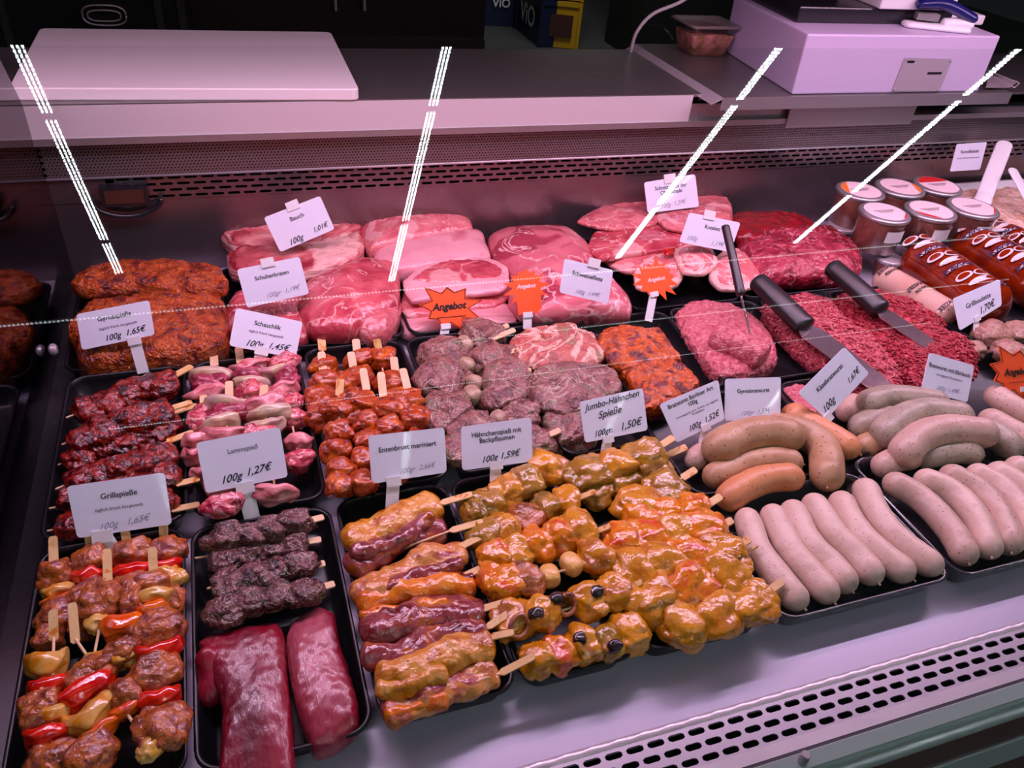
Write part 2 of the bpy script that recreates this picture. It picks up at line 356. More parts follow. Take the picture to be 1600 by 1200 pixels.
M['casing'] = meat('soup_casing', [s(118,36,18), s(140,50,26), s(110,30,14)], 14, .16, .15, 40, coat=.9)
M['casingwhite'] = flat('casing_white', (.80, .68, .70), .3, coat=.5)
M['casingcream'] = meat('cream_casing', [s(208,166,150), s(222,186,172)], 18, .22, .15, 40, coat=.8)
M['box'] = flat('clear_box_plastic', (.55, .50, .48), .15, trans=.75)
M['noodles'] = meat('noodle_salad', [s(120,86,60), s(160,110,90), s(190,120,120)], 60, .5, .6)
M['cable'] = flat('cable_grey', (.42, .40, .40), .4)
M['flour'] = flat('ham_box_print', (.5, .45, .5), .4)

# ------------------------------------------------------------------ setting
def slotpanel(name, org, u, v, n, cw, ch, cols, rows, sw, sh, m, offs=.5, seg=3, label=None, depth=.0015):
    """plate with rows of rounded slots cut through it; org corner, u,v unit axes, n normal"""
    mb = MB(); V = mb.V; Fc = mb.F
    prof = []
    r = sh/2; hx = sw/2-r
    for q, (cx, a0) in enumerate(((hx, -90), (-hx, 90))):
        for k in range(seg+1): a = math.radians(a0+180*k/seg); prof.append((cx+r*math.cos(a), r*math.sin(a)))
    np_ = len(prof)
    def outer(x, y):
        sc = max(abs(x)/(cw/2), abs(y)/(ch/2)); return (x/sc, y/sc)
    outp = [outer(*p) for p in prof]
    # make sure that the cell's corners are in
    def near(cx, cy):
        i = min(range(np_), key=lambda k: (outp[k][0]-cx)**2+(outp[k][1]-cy)**2); outp[i] = (cx, cy)
    for cx in (-cw/2, cw/2):
        for cy in (-ch/2, ch/2): near(cx, cy)
    for j in range(rows):
        sh_ = (j % 2)*offs*cw
        for i in range(cols):
            c = org + u*((i+.5)*cw+sh_) + v*((j+.5)*ch); b = len(V)
            for p in outp: V.append(c+u*p[0]+v*p[1])
            for p in prof: V.append(c+u*p[0]+v*p[1])
            for p in prof: V.append(c+u*p[0]+v*p[1]-n*depth)
            for k in range(np_):
                l = (k+1) % np_
                Fc.append((b+k, b+l, b+np_+l, b+np_+k)); Fc.append((b+np_+k, b+np_+l, b+2*np_+l, b+2*np_+k))
    o = mesh(name, V, Fc, m, None, False); return o
def struct(name, o): o.name = name; o['kind'] = 'structure'; return o
X0, X1 = -.262, 2.3
YB = 1.27
# deck, grille, front rail
struct('floor', MB().box(-6, 9, -4, 9, -1.0, -.95).build('floor', M['floor']))
struct('ceiling', MB().box(-6, 9, -6, 9, 2.02, 2.07).build('ceiling', M['wallm']))
struct('wall_back', MB().box(-6, 9, 8.6, 8.7, -.95, 2.02).build('wall_back', M['wallm']))
case = root('refrigerated_counter', (.9, .8, -.95), 'long refrigerated meat counter with steel deck and perforated rear panel', 'display counter')
def part(o, p=case):
    o.parent = p; o.location = WL[o.name] - WL[p.name]; return o
part(MB().box(X0, X1, .305, YB, -.036, -.030).build('display_deck', M['deck']))
part(MB().box(X0, -.236, .33, YB, -.030, -.026).build('deck_edge_shade', M['blackpl']))  # black strip laid on the deck edge in place of the shade there
M['grille'] = flat('grille_steel', (.30, .28, .31), .36, .5)
gr = slotpanel('air_intake_grille', Vector((X0, .268, -.026)), Vector((1, 0, 0)), Vector((0, .9978, -.066)).normalized(), Vector((0, .066, .9978)), .0212, .0128, 118, 3, .0175, .0064, M['grille'])
part(gr)
# ribbed back edge of the grille
V = []; n = 500
for i in range(n+1):
    x = X0 + (X1-X0)*i/n; k = .0022*math.sin(i*2*math.pi/5.1)
    V += [(x, .3065, -.0285), (x, .3105+k*.6, -.0262+k*.3), (x, .3150, -.0298)]
Fc = [(i*3+j, i*3+3+j, i*3+4+j, i*3+1+j) for i in range(n) for j in (0, 1)]
part(mesh('grille_edge', V, Fc, M['steel'], None, True))
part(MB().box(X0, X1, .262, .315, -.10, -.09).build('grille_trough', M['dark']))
part(MB().box(X0, X1, .257, .2685, -.09, -.0255).build('steel_lip', M['steel']))
part(MB().box(X0, X1, .2535, .2575, -.09, -.026).build('gasket', M['gasket']))
prof = [(.2535, -.0245), (.2525, -.0235), (.2400, -.0265), (.2400, -.030), (.2385, -.033)]
mb = MB(); mb.loft([[(x, y, z) for y, z in prof + [(.2385, -.06), (.2535, -.06)]] for x in (X0, X1)]); part(mb.build('glass_rail', M['teal']))
mb = MB(); mb.cyl((X0, .236, -.040), (X1, .236, -.040), .0075, n=14); part(mb.build('edge_tube', M['teal'], smooth=True))
part(MB().box(X0, X1, .2325, .24, -.108, -.046).build('brown_band', M['brown']))
part(MB().box(X0, X1, .2305, .24, -.160, -.108).build('lower_rail', M['teal']))
part(MB().box(X0, X1, .240, .26, -.90, -.160).build('front_panel', M['brown']))
kn = MB(); q = P(1256, 1186, -.02); kn.cyl((q.x, .246, -.03), (q.x, .246, -.012), .0045, bev=.001); part(kn.build('clamp_knob', M['steeldull'], smooth=False))
# rear liner, slots, perforated panel, shelf
part(MB().box(X0, X1, YB+.0005, YB+.004, -.036, .0985).build('rear_liner', M['backsteel']))
sl = slotpanel('slotted_air_panel', Vector((-.185, YB-.001, .0985)), Vector((1, 0, 0)), Vector((0, 0, 1)), Vector((0, -1, 0)), .0245, .0100, 100, 4, .0195, .0046, M['backsteel'])
part(sl)
part(MB().box(X0, -.185, YB-.001, YB+.001, .0985, .1385).build('panel_blank', M['backsteel']))
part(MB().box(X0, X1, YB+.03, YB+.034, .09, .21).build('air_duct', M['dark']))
pf = slotpanel('perforated_panel', Vector((X0, YB-.004, .1385)), Vector((1, 0, 0)), Vector((0, .02, 1)).normalized(), Vector((0, -1, 0)), .0052, .0047, 492, 13, .0033, .0032, M['perf'], seg=2)
part(pf)
mb = MB(); mb.cyl((X0, YB-.004, .1385), (X1, YB-.004, .1385), .0022, n=8); part(mb.build('panel_lip', M['steel'], smooth=True))
part(MB().box(X0, X1, YB-.002, 1.30, .1995, .2025).build('shelf_underside', M['steeldull']))
sx1 = PY(1084, 147, 1.25).x
part(MB().box(X0-.05, sx1, 1.249, 1.252, .205, .2525).build('shelf_front_band', flat('satin_steel', (.74, .70, .72), .35, .3)))
part(MB().box(sx1, 1.19, 1.256, 1.259, .205, .235).build('shelf_front_band', M['steeldull']))
part(MB().box(X0-.05, X1, 1.247, 1.28, .196, .2065).build('shelf_drip_edge', M['steeldull']))
part(MB().box(X0-.35, sx1+.02, 1.25, 1.545, .2495, .2545).build('worktop', M['shelf']))
part(MB().box(sx1+.02, X1, 1.262, 1.545, .2395, .2445).build('worktop', M['shelf']))
part(MB().box(X0-.35, X1, 1.54, 1.545, -.90, .2495).build('rear_panel', M['dark']))
a = PY(1235, 170, 1.245); b = PY(1425, 185, 1.245)
part(MB().box(a.x, b.x, 1.244, 1.247, .190, .232).build('junction_plate', M['steeldull']))
# probe/thermometer unit on the rear panel
a = PY(160, 285, 1.262); b = PY(225, 300, 1.262)
tu = MB().box(a.x-.006, b.x+.006, 1.250, 1.268, .098, .128).build('thermometer_housing', M['blackpl']); part(tu)
mesh('thermometer_display', *(lambda q: (q.V, q.F))(MB().box(a.x, b.x, 1.2485, 1.2501, .103, .124)), flat('display_brown', s(70,44,36), .2), tu, False)
mb = MB(); cx = (a.x+b.x)/2
pts = [Vector((cx+.052*math.cos(t), 1.257, .112+.034*math.sin(t))) for t in [math.radians(190+160*k/16) for k in range(17)]]
V, Fc = tubemesh(pts, .0045, n=30, seg=8); part(mesh('thermometer_cable', V, Fc, M['blackpl']))
mb = MB(); q = PY(98, 552, 1.0)
cl = MB().cyl((X0+.002, 1.0, .012), (X0+.012, 1.0, .012), .008, n=20, bev=.003).build('end_panel_bolt', M['steel']); part(cl)

# glass
def glassmat():
    m = bpy.data.materials.new('clear_glass'); m.use_nodes = True; nt = m.node_tree; N = nt.nodes; L = nt.links; N.clear()
    out = N.new('ShaderNodeOutputMaterial'); mx = N.new('ShaderNodeMixShader'); tr = N.new('ShaderNodeBsdfTransparent'); gl = N.new('ShaderNodeBsdfGlossy')
    tr.inputs[0].default_value = (.96, .975, .97, 1); gl.inputs['Roughness'].default_value = 0.0; gl.inputs[0].default_value = (1, 1, 1, 1)
    g = N.new('ShaderNodeNewGeometry'); d = N.new('ShaderNodeVectorMath'); d.operation = 'DOT_PRODUCT'; L.new(g.outputs['Normal'], d.inputs[0]); L.new(g.outputs['Incoming'], d.inputs[1])
    ops = [('ABSOLUTE', None), ('SUBTRACT', 1.), ('POWER', 5.), ('MULTIPLY_ADD', .94)]
    cur = d.outputs['Value']
    for op, k in ops:
        q = N.new('ShaderNodeMath'); q.operation = op
        if op == 'SUBTRACT': q.inputs[0].default_value = 1.; L.new(cur, q.inputs[1])
        else:
            L.new(cur, q.inputs[0])
            if k is not None: q.inputs[1].default_value = k
            if op == 'MULTIPLY_ADD': q.inputs[2].default_value = .05
        cur = q.outputs[0]
    q = N.new('ShaderNodeMath'); q.operation = 'SUBTRACT'; q.inputs[0].default_value = 1.; L.new(g.outputs['Backfacing'], q.inputs[1])
    q2 = N.new('ShaderNodeMath'); q2.operation = 'MULTIPLY'; L.new(cur, q2.inputs[0]); L.new(q.outputs[0], q2.inputs[1]); cur = q2.outputs[0]
    L.new(cur, mx.inputs[0]); L.new(tr.outputs[0], mx.inputs[1]); L.new(gl.outputs[0], mx.inputs[2]); L.new(mx.outputs[0], out.inputs[0])
    return m
M['glass'] = glassmat()
al = math.radians(28); gd = Vector((0, math.sin(al), math.cos(al))); gn = Vector((0, -math.cos(al), math.sin(al)))
g0 = Vector((0, .2505, -.0265)); GL = .612
mb = MB(); c = g0 + gd*(GL/2) - gn*.002; c.x = (X0+X1)/2
mb.obox(c, Vector((1, 0, 0)), gd, gn, (X1-X0)/2, GL/2, .0015)
o = mb.build('front_glass', M['glass']); part(o); o['label'] = 'sloping clear front glass pane'
# end pane: upright, at the left end
mb = MB()
for x in (X0-.006, X0): pass
poly = [(.262, -.03), (1.27, -.03), (1.27, .205), (1.245, .26), (1.08, .50), (.545, .52)]
mb.loft([[(x, y, z) for y, z in poly] for x in (X0-.006, X0)])
o = mb.build('end_glass', flat('mirror_glass', (.075, .07, .085), .03, 1.0)); part(o); o['label'] = 'dark reflecting end pane'

# LED luminaires on the ceiling (their rows mirror in the front glass)
def ledmat(axis, gain):
    m, nt, N, L, b = newmat('led_row_'+axis)
    tc = N.new('ShaderNodeTexCoord'); sp = N.new('ShaderNodeSeparateXYZ'); L.new(tc.outputs['Object'], sp.inputs[0])
    f = N.new('ShaderNodeMath'); f.operation = 'MULTIPLY'; f.inputs[1].default_value = 55; L.new(sp.outputs[axis], f.inputs[0])
    g = N.new('ShaderNodeMath'); g.operation = 'FRACT'; L.new(f.outputs[0], g.inputs[0])
    h = N.new('ShaderNodeMath'); h.operation = 'GREATER_THAN'; h.inputs[1].default_value = .42; L.new(g.outputs[0], h.inputs[0])
    k = N.new('ShaderNodeMath'); k.operation = 'MULTIPLY_ADD'; k.inputs[1].default_value = gain; k.inputs[2].default_value = gain*.06; L.new(h.outputs[0], k.inputs[0])
    b.inputs['Base Color'].default_value = (.8, .8, .8, 1); b.inputs['Emission Color'].default_value = (.84, .95, 1, 1); L.new(k.outputs[0], b.inputs['Emission Strength'])
    return m
LY, LX = ledmat('Y', 100), ledmat('X', 6)
rown = ['leftmost', 'second from the left', 'third from the left', 'rightmost']
segn = ['nearest the counter', 'middle', 'farthest from the counter']
for i, X in enumerate((-.51, .695, 1.95, 3.12)):
    for k, (y0, y1) in enumerate(((-.55, -1.30), (-1.335, -2.07), (-2.105, (-2.36, -2.66, -2.62, -2.62)[i]))):
        r = root('ceiling_luminaire', (X, (y0+y1)/2, 2.0), f'LED ceiling luminaire mirrored in the glass, {rown[i]} row, {segn[k]}', 'ceiling light', 'ceiling luminaires running away from the counter')
        MB().box(X-.03, X+.03, y1, y0, 1.905, 2.0).build('housing', M['blackpl'], r)
        for j in (-1, 0, 1):
            MB().box(X+j*.0125-.0023, X+j*.0125+.0023, y1, y0, 1.90, 1.9045).build('led_row', LY, r)
for k, (Y, wd, x0, x1) in enumerate(((-2.78, .010, -3, 5.9), (-3.62, .008, 1.2, 5.9), (-4.5, .006, -1., 5.9))):
    r = root('ceiling_luminaire', ((x0+x1)/2, Y, 2.0), ['long LED ceiling line parallel to the counter, nearest of three', 'long LED ceiling line parallel to the counter, middle of three', 'long LED ceiling line parallel to the counter, farthest of three'][k], 'ceiling light', 'ceiling luminaires parallel to the counter')
    MB().box(x0, x1, Y-.03, Y+.03, 1.905, 2.0).build('housing', M['blackpl'], r)
    MB().box(x0, x1, Y-wd/2, Y+wd/2, 1.90, 1.9045).build('led_row', LX, r)

# ------------------------------------------------------------------ trays
def rr(x0, x1, y0, y1, r, z, n=6):
    P_ = []
    for cx, cy, a in ((x1-r, y1-r, 0), (x0+r, y1-r, 90), (x0+r, y0+r, 180), (x1-r, y0+r, 270)):
        for k in range(n+1):
            t = math.radians(a+90*k/n); P_.append((cx+r*math.cos(t), cy+r*math.sin(t), z))
    return P_
def tray(x0, x1, y0, y1, label, m='tray', zb=-.0295, r=.022):
    i = lambda d, z, rr_=None: rr(x0+d, x1-d, y0+d, y1-d, max(r-d*.6, .006), z)
    rings = [i(.012, zb), i(.010, zb+.0015), i(.0045, -.006), i(.0015, -.0045), i(0, -.003), i(.0, -.0008), i(.0012, 0), i(.003, 0), i(.0042, -.0012), i(.0052, -.006), i(.0115, zb+.006), i(.016, zb+.003)]
    mb = MB(); mb.loft(rings); o = mb.build('food_tray', M[m], None, True)
    return tag(o, label, 'tray', 'meat trays on the counter deck')
tray(-.233, -.095, .367, .648, 'black front-left tray holding pepper and onion grill skewers')
tray(-.090, .0565, .366, .642, 'black front tray holding dark lamb skewers and two red fillets')
tray(.062, .190, .370, .648, 'black front tray holding marinated duck breast skewers')
tray(.194, .315, .372, .648, 'black front tray under the chicken and prune skewers')
tray(.320, .470, .372, .648, 'black front tray under the large yellow chicken skewers')
tray(.475, .704, .368, .546, 'smoky front tray under the six smooth white sausages', 'trayclear')
tray(.476, .704, .552, .735, 'black tray behind the white sausages, under tan and orange sausages')
tray(.709, .95, .366, .565, 'smoky tray at the right end under the second row of white sausages', 'trayclear')
tray(.709, .95, .570, .735, 'black tray under the greyish herb sausages')
tray(.955, 1.40, .50, .735, 'black tray under the pale sausages at the far right edge')
tray(-.236, -.092, .657, .950, 'black middle tray under the dark red glossy skewers')
tray(-.087, .056, .655, .952, 'black middle tray under the onion and bacon skewers')
tray(.063, .203, .656, .955, 'black middle tray under the orange cube skewers')
tray(.208, .345, .656, .955, 'black middle tray under the herb medallion skewers')
tray(.349, .480, .656, .955, 'black middle tray under the herb-coated neck steaks')
tray(.484, .640, .745, .955, 'black middle tray under the orange marinated steaks')
tray(.645, .815, .745, .957, 'black middle tray under the moulded mince block')
tray(.820, .955, .742, .957, 'black middle tray under the lighter pink mince')
tray(.960, 1.115, .742, .957, 'black middle tray under the darker red mince')
tray(1.12, 1.40, .742, .955, 'black tray under the pale meat patties at the right edge')
tray(-.243, -.045, .962, 1.215, 'black rear-left tray under the two orange gyros slabs')
tray(-.040, .215, .962, 1.215, 'black rear tray under the belly and shoulder cuts')
tray(.220, .42, .962, 1.215, 'black rear tray under the pork loins and ham slices')
tray(.425, .585, .962, 1.215, 'black rear tray under the big pork ham joint')
tray(.590, .80, .962, 1.215, 'black rear tray under the pork cutlets and chops')
tray(.805, 1.02, .962, 1.215, 'black rear tray under the marbled beef')

# ------------------------------------------------------------------ skewers
seed = [0]
def nx(): seed[0] += 1; return seed[0]
KN = dict(m='meat_chunk', o='onion_piece', p='pepper_piece', q='pepper_piece', u='mushroom', f='apricot_piece', r='chicken_roll', b='bacon_slice')
def skewer(name, label, group, a, b, z, chunks, wood='wood', hlen=None, hw=8, tip=None, zh=None, cat='meat skewer', zt=None):
    """a: photo point of the handle's free end, b: photo point where the handle meets the meat, tip: far end of the stick
       chunks: (px, py, kind, half length along stick px, half width px, height px, material, [yaw])"""
    zh = z if zh is None else zh; zt = z if zt is None else zt
    A, B = P(*a, zh), P(*b, z); T = P(*(tip or (chunks[-1][0], chunks[-1][1])), zt)
    r = root(name, (chunks[0][0] and P(chunks[0][0], chunks[0][1], z)) or B, label, cat, group)
    t, sd, up = axes(B-A); mpp = MPP(A); wd = hw*.5*mpp
    mb = MB(); L = (B-A).length
    tt = .0009
    cm = [(0, .62), (.05, .9), (.12, 1.), (.97, 1.), (1.02, .5)]
    rings = []
    for f, k in cm:
        c = A + t*(L*f)
        rings.append([c+sd*wd*k+up*tt, c-sd*wd*k+up*tt, c-sd*wd*k-up*tt, c+sd*wd*k-up*tt])
    mb.loft(rings); S = mb.build('handle', M[wood], r)
    V, Fc = tubemesh([B - (B-A)*.1, T], .0013, n=4, seg=8); st = mesh('stick', V, Fc, M['woodpale'], r)
    ax_t = (T-B).normalized() if (T-B).length > 1e-4 else t
    for ch in chunks:
        px, py, kind, la, wa, ha, mt = ch[:7]; yaw = ch[7] if len(ch) > 7 else 0
        c = P(px, py, z); k = MPP(c); tx, sx, ux = axes(ax_t)
        if yaw: R = Matrix.Rotation(math.radians(yaw), 3, 'Z'); tx = R@tx; sx = R@sx
        if kind == 'm': V, Fc = blobmesh(c, (tx, sx, ux), (la*k*1.28, wa*k*1.06, ha*k), nx(), .34, 1.15, .8, 4, .13)
        elif kind in 'pq': # curved pepper piece: thin cup
            V, Fc = petal(c, tx, sx, ux, la*k, wa*k, ha*k, nx())
        elif kind in 'o': V, Fc = petal(c, tx, sx, ux, la*k, wa*k, ha*k, nx())
        elif kind == 'b': V, Fc = petal(c, tx, sx, ux, la*k, wa*k, ha*k, nx(), wav=.5)
        elif kind == 'r': V, Fc = ringroll(c, tx, sx, ux, la*k, wa*k, ha*k, nx())
        else: V, Fc = blobmesh(c, (tx, sx, ux), (la*k, wa*k, ha*k), nx(), .12, 1.2, .6, 3, .03)
        mesh(KN[kind], V, Fc, M[mt], r)
    return r
def petal(c, t, sd, up, la, wa, ha, sdv, wav=.15):
    """thick curved piece of onion, pepper or bacon threaded across the stick"""
    V0, Fc = ico(4); V = []; bend = .9+.5*nz((sdv, .3, .7), 1.7, 2)
    for d in V0:
        q = Vector([math.copysign(abs(x)**.8, x) for x in d])
        x = q.y*wa*1.05; z = q.z*ha*.95
        y = q.x*la*.85*(1+.25*nz(d, 1.6, sdv)) + la*bend*(.55-q.y*q.y) + la*.45*nz((q.y*1.2, q.z*1.2, sdv*.7), 1.4, sdv)*(1+3*wav)
        V.append(c + t*y + sd*(x*(1+.12*nz(d, 1.4, sdv+2))) + up*(z*(1+.15*nz(d, 1.3, sdv+4)) - ha*.25*q.y*q.y))
    return V, Fc
def ringroll(c, t, sd, up, la, wa, ha, sdv):
    """rolled bacon/chicken with an open end turned to the viewer"""
    ax = (up*.75 - Vector((0, 1, 0))*.65).normalized(); u = ax.orthogonal().normalized(); v = ax.cross(u); rings = []
    for (h, k) in ((-1.2, .7), (-1, 1), (.8, 1.02), (1, .95), (1, .68), (.5, .58), (-.3, .5)):
        rings.append([c + ax*(h*ha) + (u*math.cos(a)*wa + v*math.sin(a)*la)*k*(1+.1*nz((math.cos(a), math.sin(a), h), 1.5, sdv)) for a in [2*math.pi*q/20 for q in range(20)]])
    mb = MB(); mb.loft(rings); return mb.V, mb.F
def row(a, b, n, kind, la, wa, ha, mats, jit=4):
    """n chunks evenly from a to b in the photo"""
    R = []
    for i in range(n):
        f = (i+.5)/n if n > 1 else .5
        x = a[0]+(b[0]-a[0])*f + random.uniform(-jit, jit)*.5; y = a[1]+(b[1]-a[1])*f + random.uniform(-jit, jit)
        R.append((x, y, kind, la*random.uniform(.92, 1.1), wa*random.uniform(.9, 1.1), ha*random.uniform(.9, 1.05), mats[i % len(mats)], random.uniform(-14, 14)))
    return R
ORD = ['rearmost', 'second from the back', 'third from the back', 'fourth from the back', 'fifth from the back', 'sixth from the back', 'seventh from the back', 'frontmost']

# A: grill skewers with peppers
gA = 'grill skewers in the front-left tray'
gm = 'grillmeat'
A_ = [
 ((83,838),(84,880),.000,[(88,897,'m',22,26,22,gm),(90,922,'o',12,24,18,'onionmar'),(89,938,'q',10,24,14,'pepperorange'),(88,965,'m',24,30,22,gm),(78,1000,'m',18,24,20,gm)], 'pale handle at the far left rear'),
 ((139,838),(142,856),.000,[(140,875,'m',20,24,20,gm),(136,900,'p',14,24,18,'pepper'),(140,935,'m',30,30,22,gm),(130,980,'m',20,22,20,gm)], 'handle half hidden under the large card, left'),
 ((195,828),(199,850),.002,[(203,868,'m',20,30,24,gm),(204,892,'p',13,30,20,'pepper'),(205,925,'m',26,30,22,gm),(205,975,'m',22,24,20,gm)], 'handle half hidden under the large card, right'),
 ((255,818),(256,842),.000,[(262,862,'m',19,28,22,gm),(258,886,'p',12,26,18,'pepper'),(262,905,'m',18,26,20,'onionmar'),(266,945,'m',24,22,20,gm),(268,990,'m',20,20,20,gm)], 'handle at the far right rear'),
 ((167,858),(169,920),.022,[(155,940,'m',30,34,24,gm),(208,935,'m',26,20,20,gm),(190,975,'q',20,32,22,'pepperorange'),(150,972,'o',16,18,16,'onionmar'),(178,1025,'o',16,44,20,'onionmar'),(140,1060,'m',26,34,24,gm)], 'upper layer, tall handle in the middle'),
 ((238,855),(240,898),.022,[(238,912,'m',16,26,20,gm),(240,930,'o',13,27,20,'onionmar'),(236,950,'q',12,24,18,'pepperorange'),(246,985,'m',26,36,26,gm),(246,1015,'p',15,38,24,'pepper'),(242,1048,'m',26,36,24,gm),(246,1090,'p',17,34,24,'pepper'),(248,1140,'m',34,38,24,gm)], 'upper layer, handle on the right'),
 ((83,953),(84,1000),.026,[(72,1032,'o',22,30,24,'onionmar'),(74,1070,'p',16,30,20,'pepper'),(64,1105,'m',26,28,24,gm),(82,1115,'o',14,24,20,'onionmar'),(70,1148,'p',16,32,22,'pepper'),(80,1188,'m',24,34,24,gm)], 'upper layer, stubby handle front left'),
 ((113,942),(118,1004),.024,[(190,1018,'m',18,26,20,gm),(150,1045,'m',18,34,22,gm),(132,1078,'p',22,46,28,'pepper'),(195,1085,'m',24,22,20,gm),(142,1115,'o',22,40,24,'onionmar'),(196,1107,'q',10,24,16,'pepperorange'),(148,1146,'q',10,40,20,'pepperorange'),(140,1182,'m',28,38,26,gm),(236,1170,'m',14,22,16,'onionmar')], 'upper layer, leaning handle beside the stubby one'),
]
for a, b, z, ch, d in A_: skewer('grill_skewer', 'grill skewer with meat, onion and pepper, '+d, gA, a, b, z, ch, hw=13, zh=z+.012)

# B: lamb
gB = 'lamb skewers in the front tray'
LB = [((506,808),(478,815),(322,858),(335,848),.010), ((502,843),(470,848),(300,873),(335,880),-.002), ((508,880),(482,886),(323,920),(338,915),.008), ((523,912),(495,920),(330,966),(335,955),.014)]
for i, (a, b, tip, c0, z) in enumerate(LB):
    skewer('lamb_skewer', 'dark lamb skewer with herbs, '+['rearmost of four', 'second of four from the back', 'third of four from the back', 'frontmost of four, touching the red fillets'][i], gB, a, b, z, row(b, c0, 4, 'm', 24, 25, 20, ['lamb']), wood='woodpale', hw=12, tip=tip)
V, Fc = slabmesh([(312,1010),(332,996),(385,984),(432,976),(446,1000),(452,1060),(458,1130),(455,1240),(345,1250),(345,1180),(348,1110),(330,1060)], -.018, .030, 3, .003, 25)
top('meat_fillet', V, Fc, M['fillet'], 'deep red fillet in front of the lamb skewers, the left one of two', 'meat', 'dark red fillets')
V, Fc = slabmesh([(446,1010),(455,975),(495,952),(522,962),(530,1000),(545,1050),(560,1100),(558,1140),(525,1168),(490,1176),(470,1130),(455,1070)], -.020, .030, 5, .003, 25)
top('meat_fillet', V, Fc, M['fillet'], 'deep red fillet in front of the lamb skewers, the right one of two', 'meat', 'dark red fillets')
V, Fc = tubemesh([P(322,1010,.012), P(330,1055,-.004), P(328,1105,-.012)], .012, .010, 9, .002, 60)
top('meat_flap', V, Fc, M['fillet'], 'narrow folded flap of dark red meat left of the fillets', 'meat')

# C: duck breast skewers
gC = 'duck breast skewers in the front tray'
DK = [ # handle end, base, strip path, half width px, height px, main material, second strip (path, width, material)
 ((738,772),(690,786),[(535,850),(600,822),(650,800),(688,782)],24,20,'duckskin',.012,([(545,868),(610,850),(675,805)],15,'duckmeat')),
 ((755,815),(705,829),[(540,890),(590,862),(650,835),(700,830)],24,20,'duckmeat',.006,([(545,878),(575,865),(610,858)],14,'duckskin')),
 ((757,836),(716,856),[(548,935),(600,910),(660,880),(730,862)],24,20,'duckpale',.008,([(600,925),(660,895),(725,880)],13,'duckmeat')),
 ((773,878),(722,902),[(640,905),(690,898),(742,912)],18,18,'duckmeat',.004,([(558,950),(620,925),(690,918),(745,920)],18,'duckorange')),
 ((803,937),(752,952),[(560,985),(620,972),(690,955),(760,965)],30,22,'duckmeat',.010,([(560,960),(620,952),(700,940)],10,'duckorange')),
 ((811,948),(762,980),[(562,1030),(640,1015),(710,990),(765,985)],22,18,'duckmeat',.012,None),
 ((803,988),(768,995),[(585,1065),(650,1048),(720,1018),(775,1010)],28,24,'duckskin',.014,([(585,1082),(640,1070),(700,1050)],16,'duckskin')),
 ((835,1025),(782,1052),[(595,1115),(660,1092),(720,1070),(780,1052)],25,20,'duckpale',.006,([(600,1122),(650,1105),(700,1090)],14,'duckorange')),
]
dn = ['rearmost, with yellow fat on top', 'second from the back, greyish purple', 'third from the back, pale and ragged', 'fourth from the back, a thin orange strip', 'fifth from the back, broad and dark purple', 'sixth from the back, narrow and reddish', 'seventh from the back, thick yellow skin', 'frontmost, against the tray lip']
for i, (a, b, pa, wpx, hpx, mt, z, sec) in enumerate(DK):
    r = root('duck_skewer', P(*pa[1], z), 'marinated duck breast skewer, '+dn[i], 'meat skewer', gC)
    A, B, T = P(*a, z+.014), P(*b, z+.006), P(*pa[0], z)
    t, sd, up = axes(B-A); k = MPP(A); L = (B-A).length; mb = MB(); rings = []
    for f, q in [(0, .62), (.05, .9), (.12, 1.), (.93, 1.), (1.05, .4)]:
        c = A+t*(L*f); wd = 6*k*q; rings.append([c+sd*wd+up*.0009, c-sd*wd+up*.0009, c-sd*wd-up*.0009, c+sd*wd-up*.0009])
    mb.loft(rings); mb.build('handle', M['wood'], r)
    V, Fc = tubemesh([B, T], .0013, n=4, seg=8); mesh('stick', V, Fc, M['woodpale'], r)
    pts = [P(x, y, z+.002*math.sin(j*2.1)) for j, (x, y) in enumerate(pa)]; k = MPP(pts[1])
    V, Fc = tubemesh(pts, wpx*k*1.12, hpx*k*.85, nx(), .0060, 40, n=50, seg=32, endk=1.2); mesh('breast_strip', V, Fc, M[mt], r)
    if sec:
        pts = [P(x, y, z+.004) for x, y in sec[0]]
        V, Fc = tubemesh(pts, sec[1]*k, sec[1]*k*.9, nx(), .0045, 50, n=50, seg=28, endk=1.2); o = mesh('breast_strip', V, Fc, M[sec[2]], r)

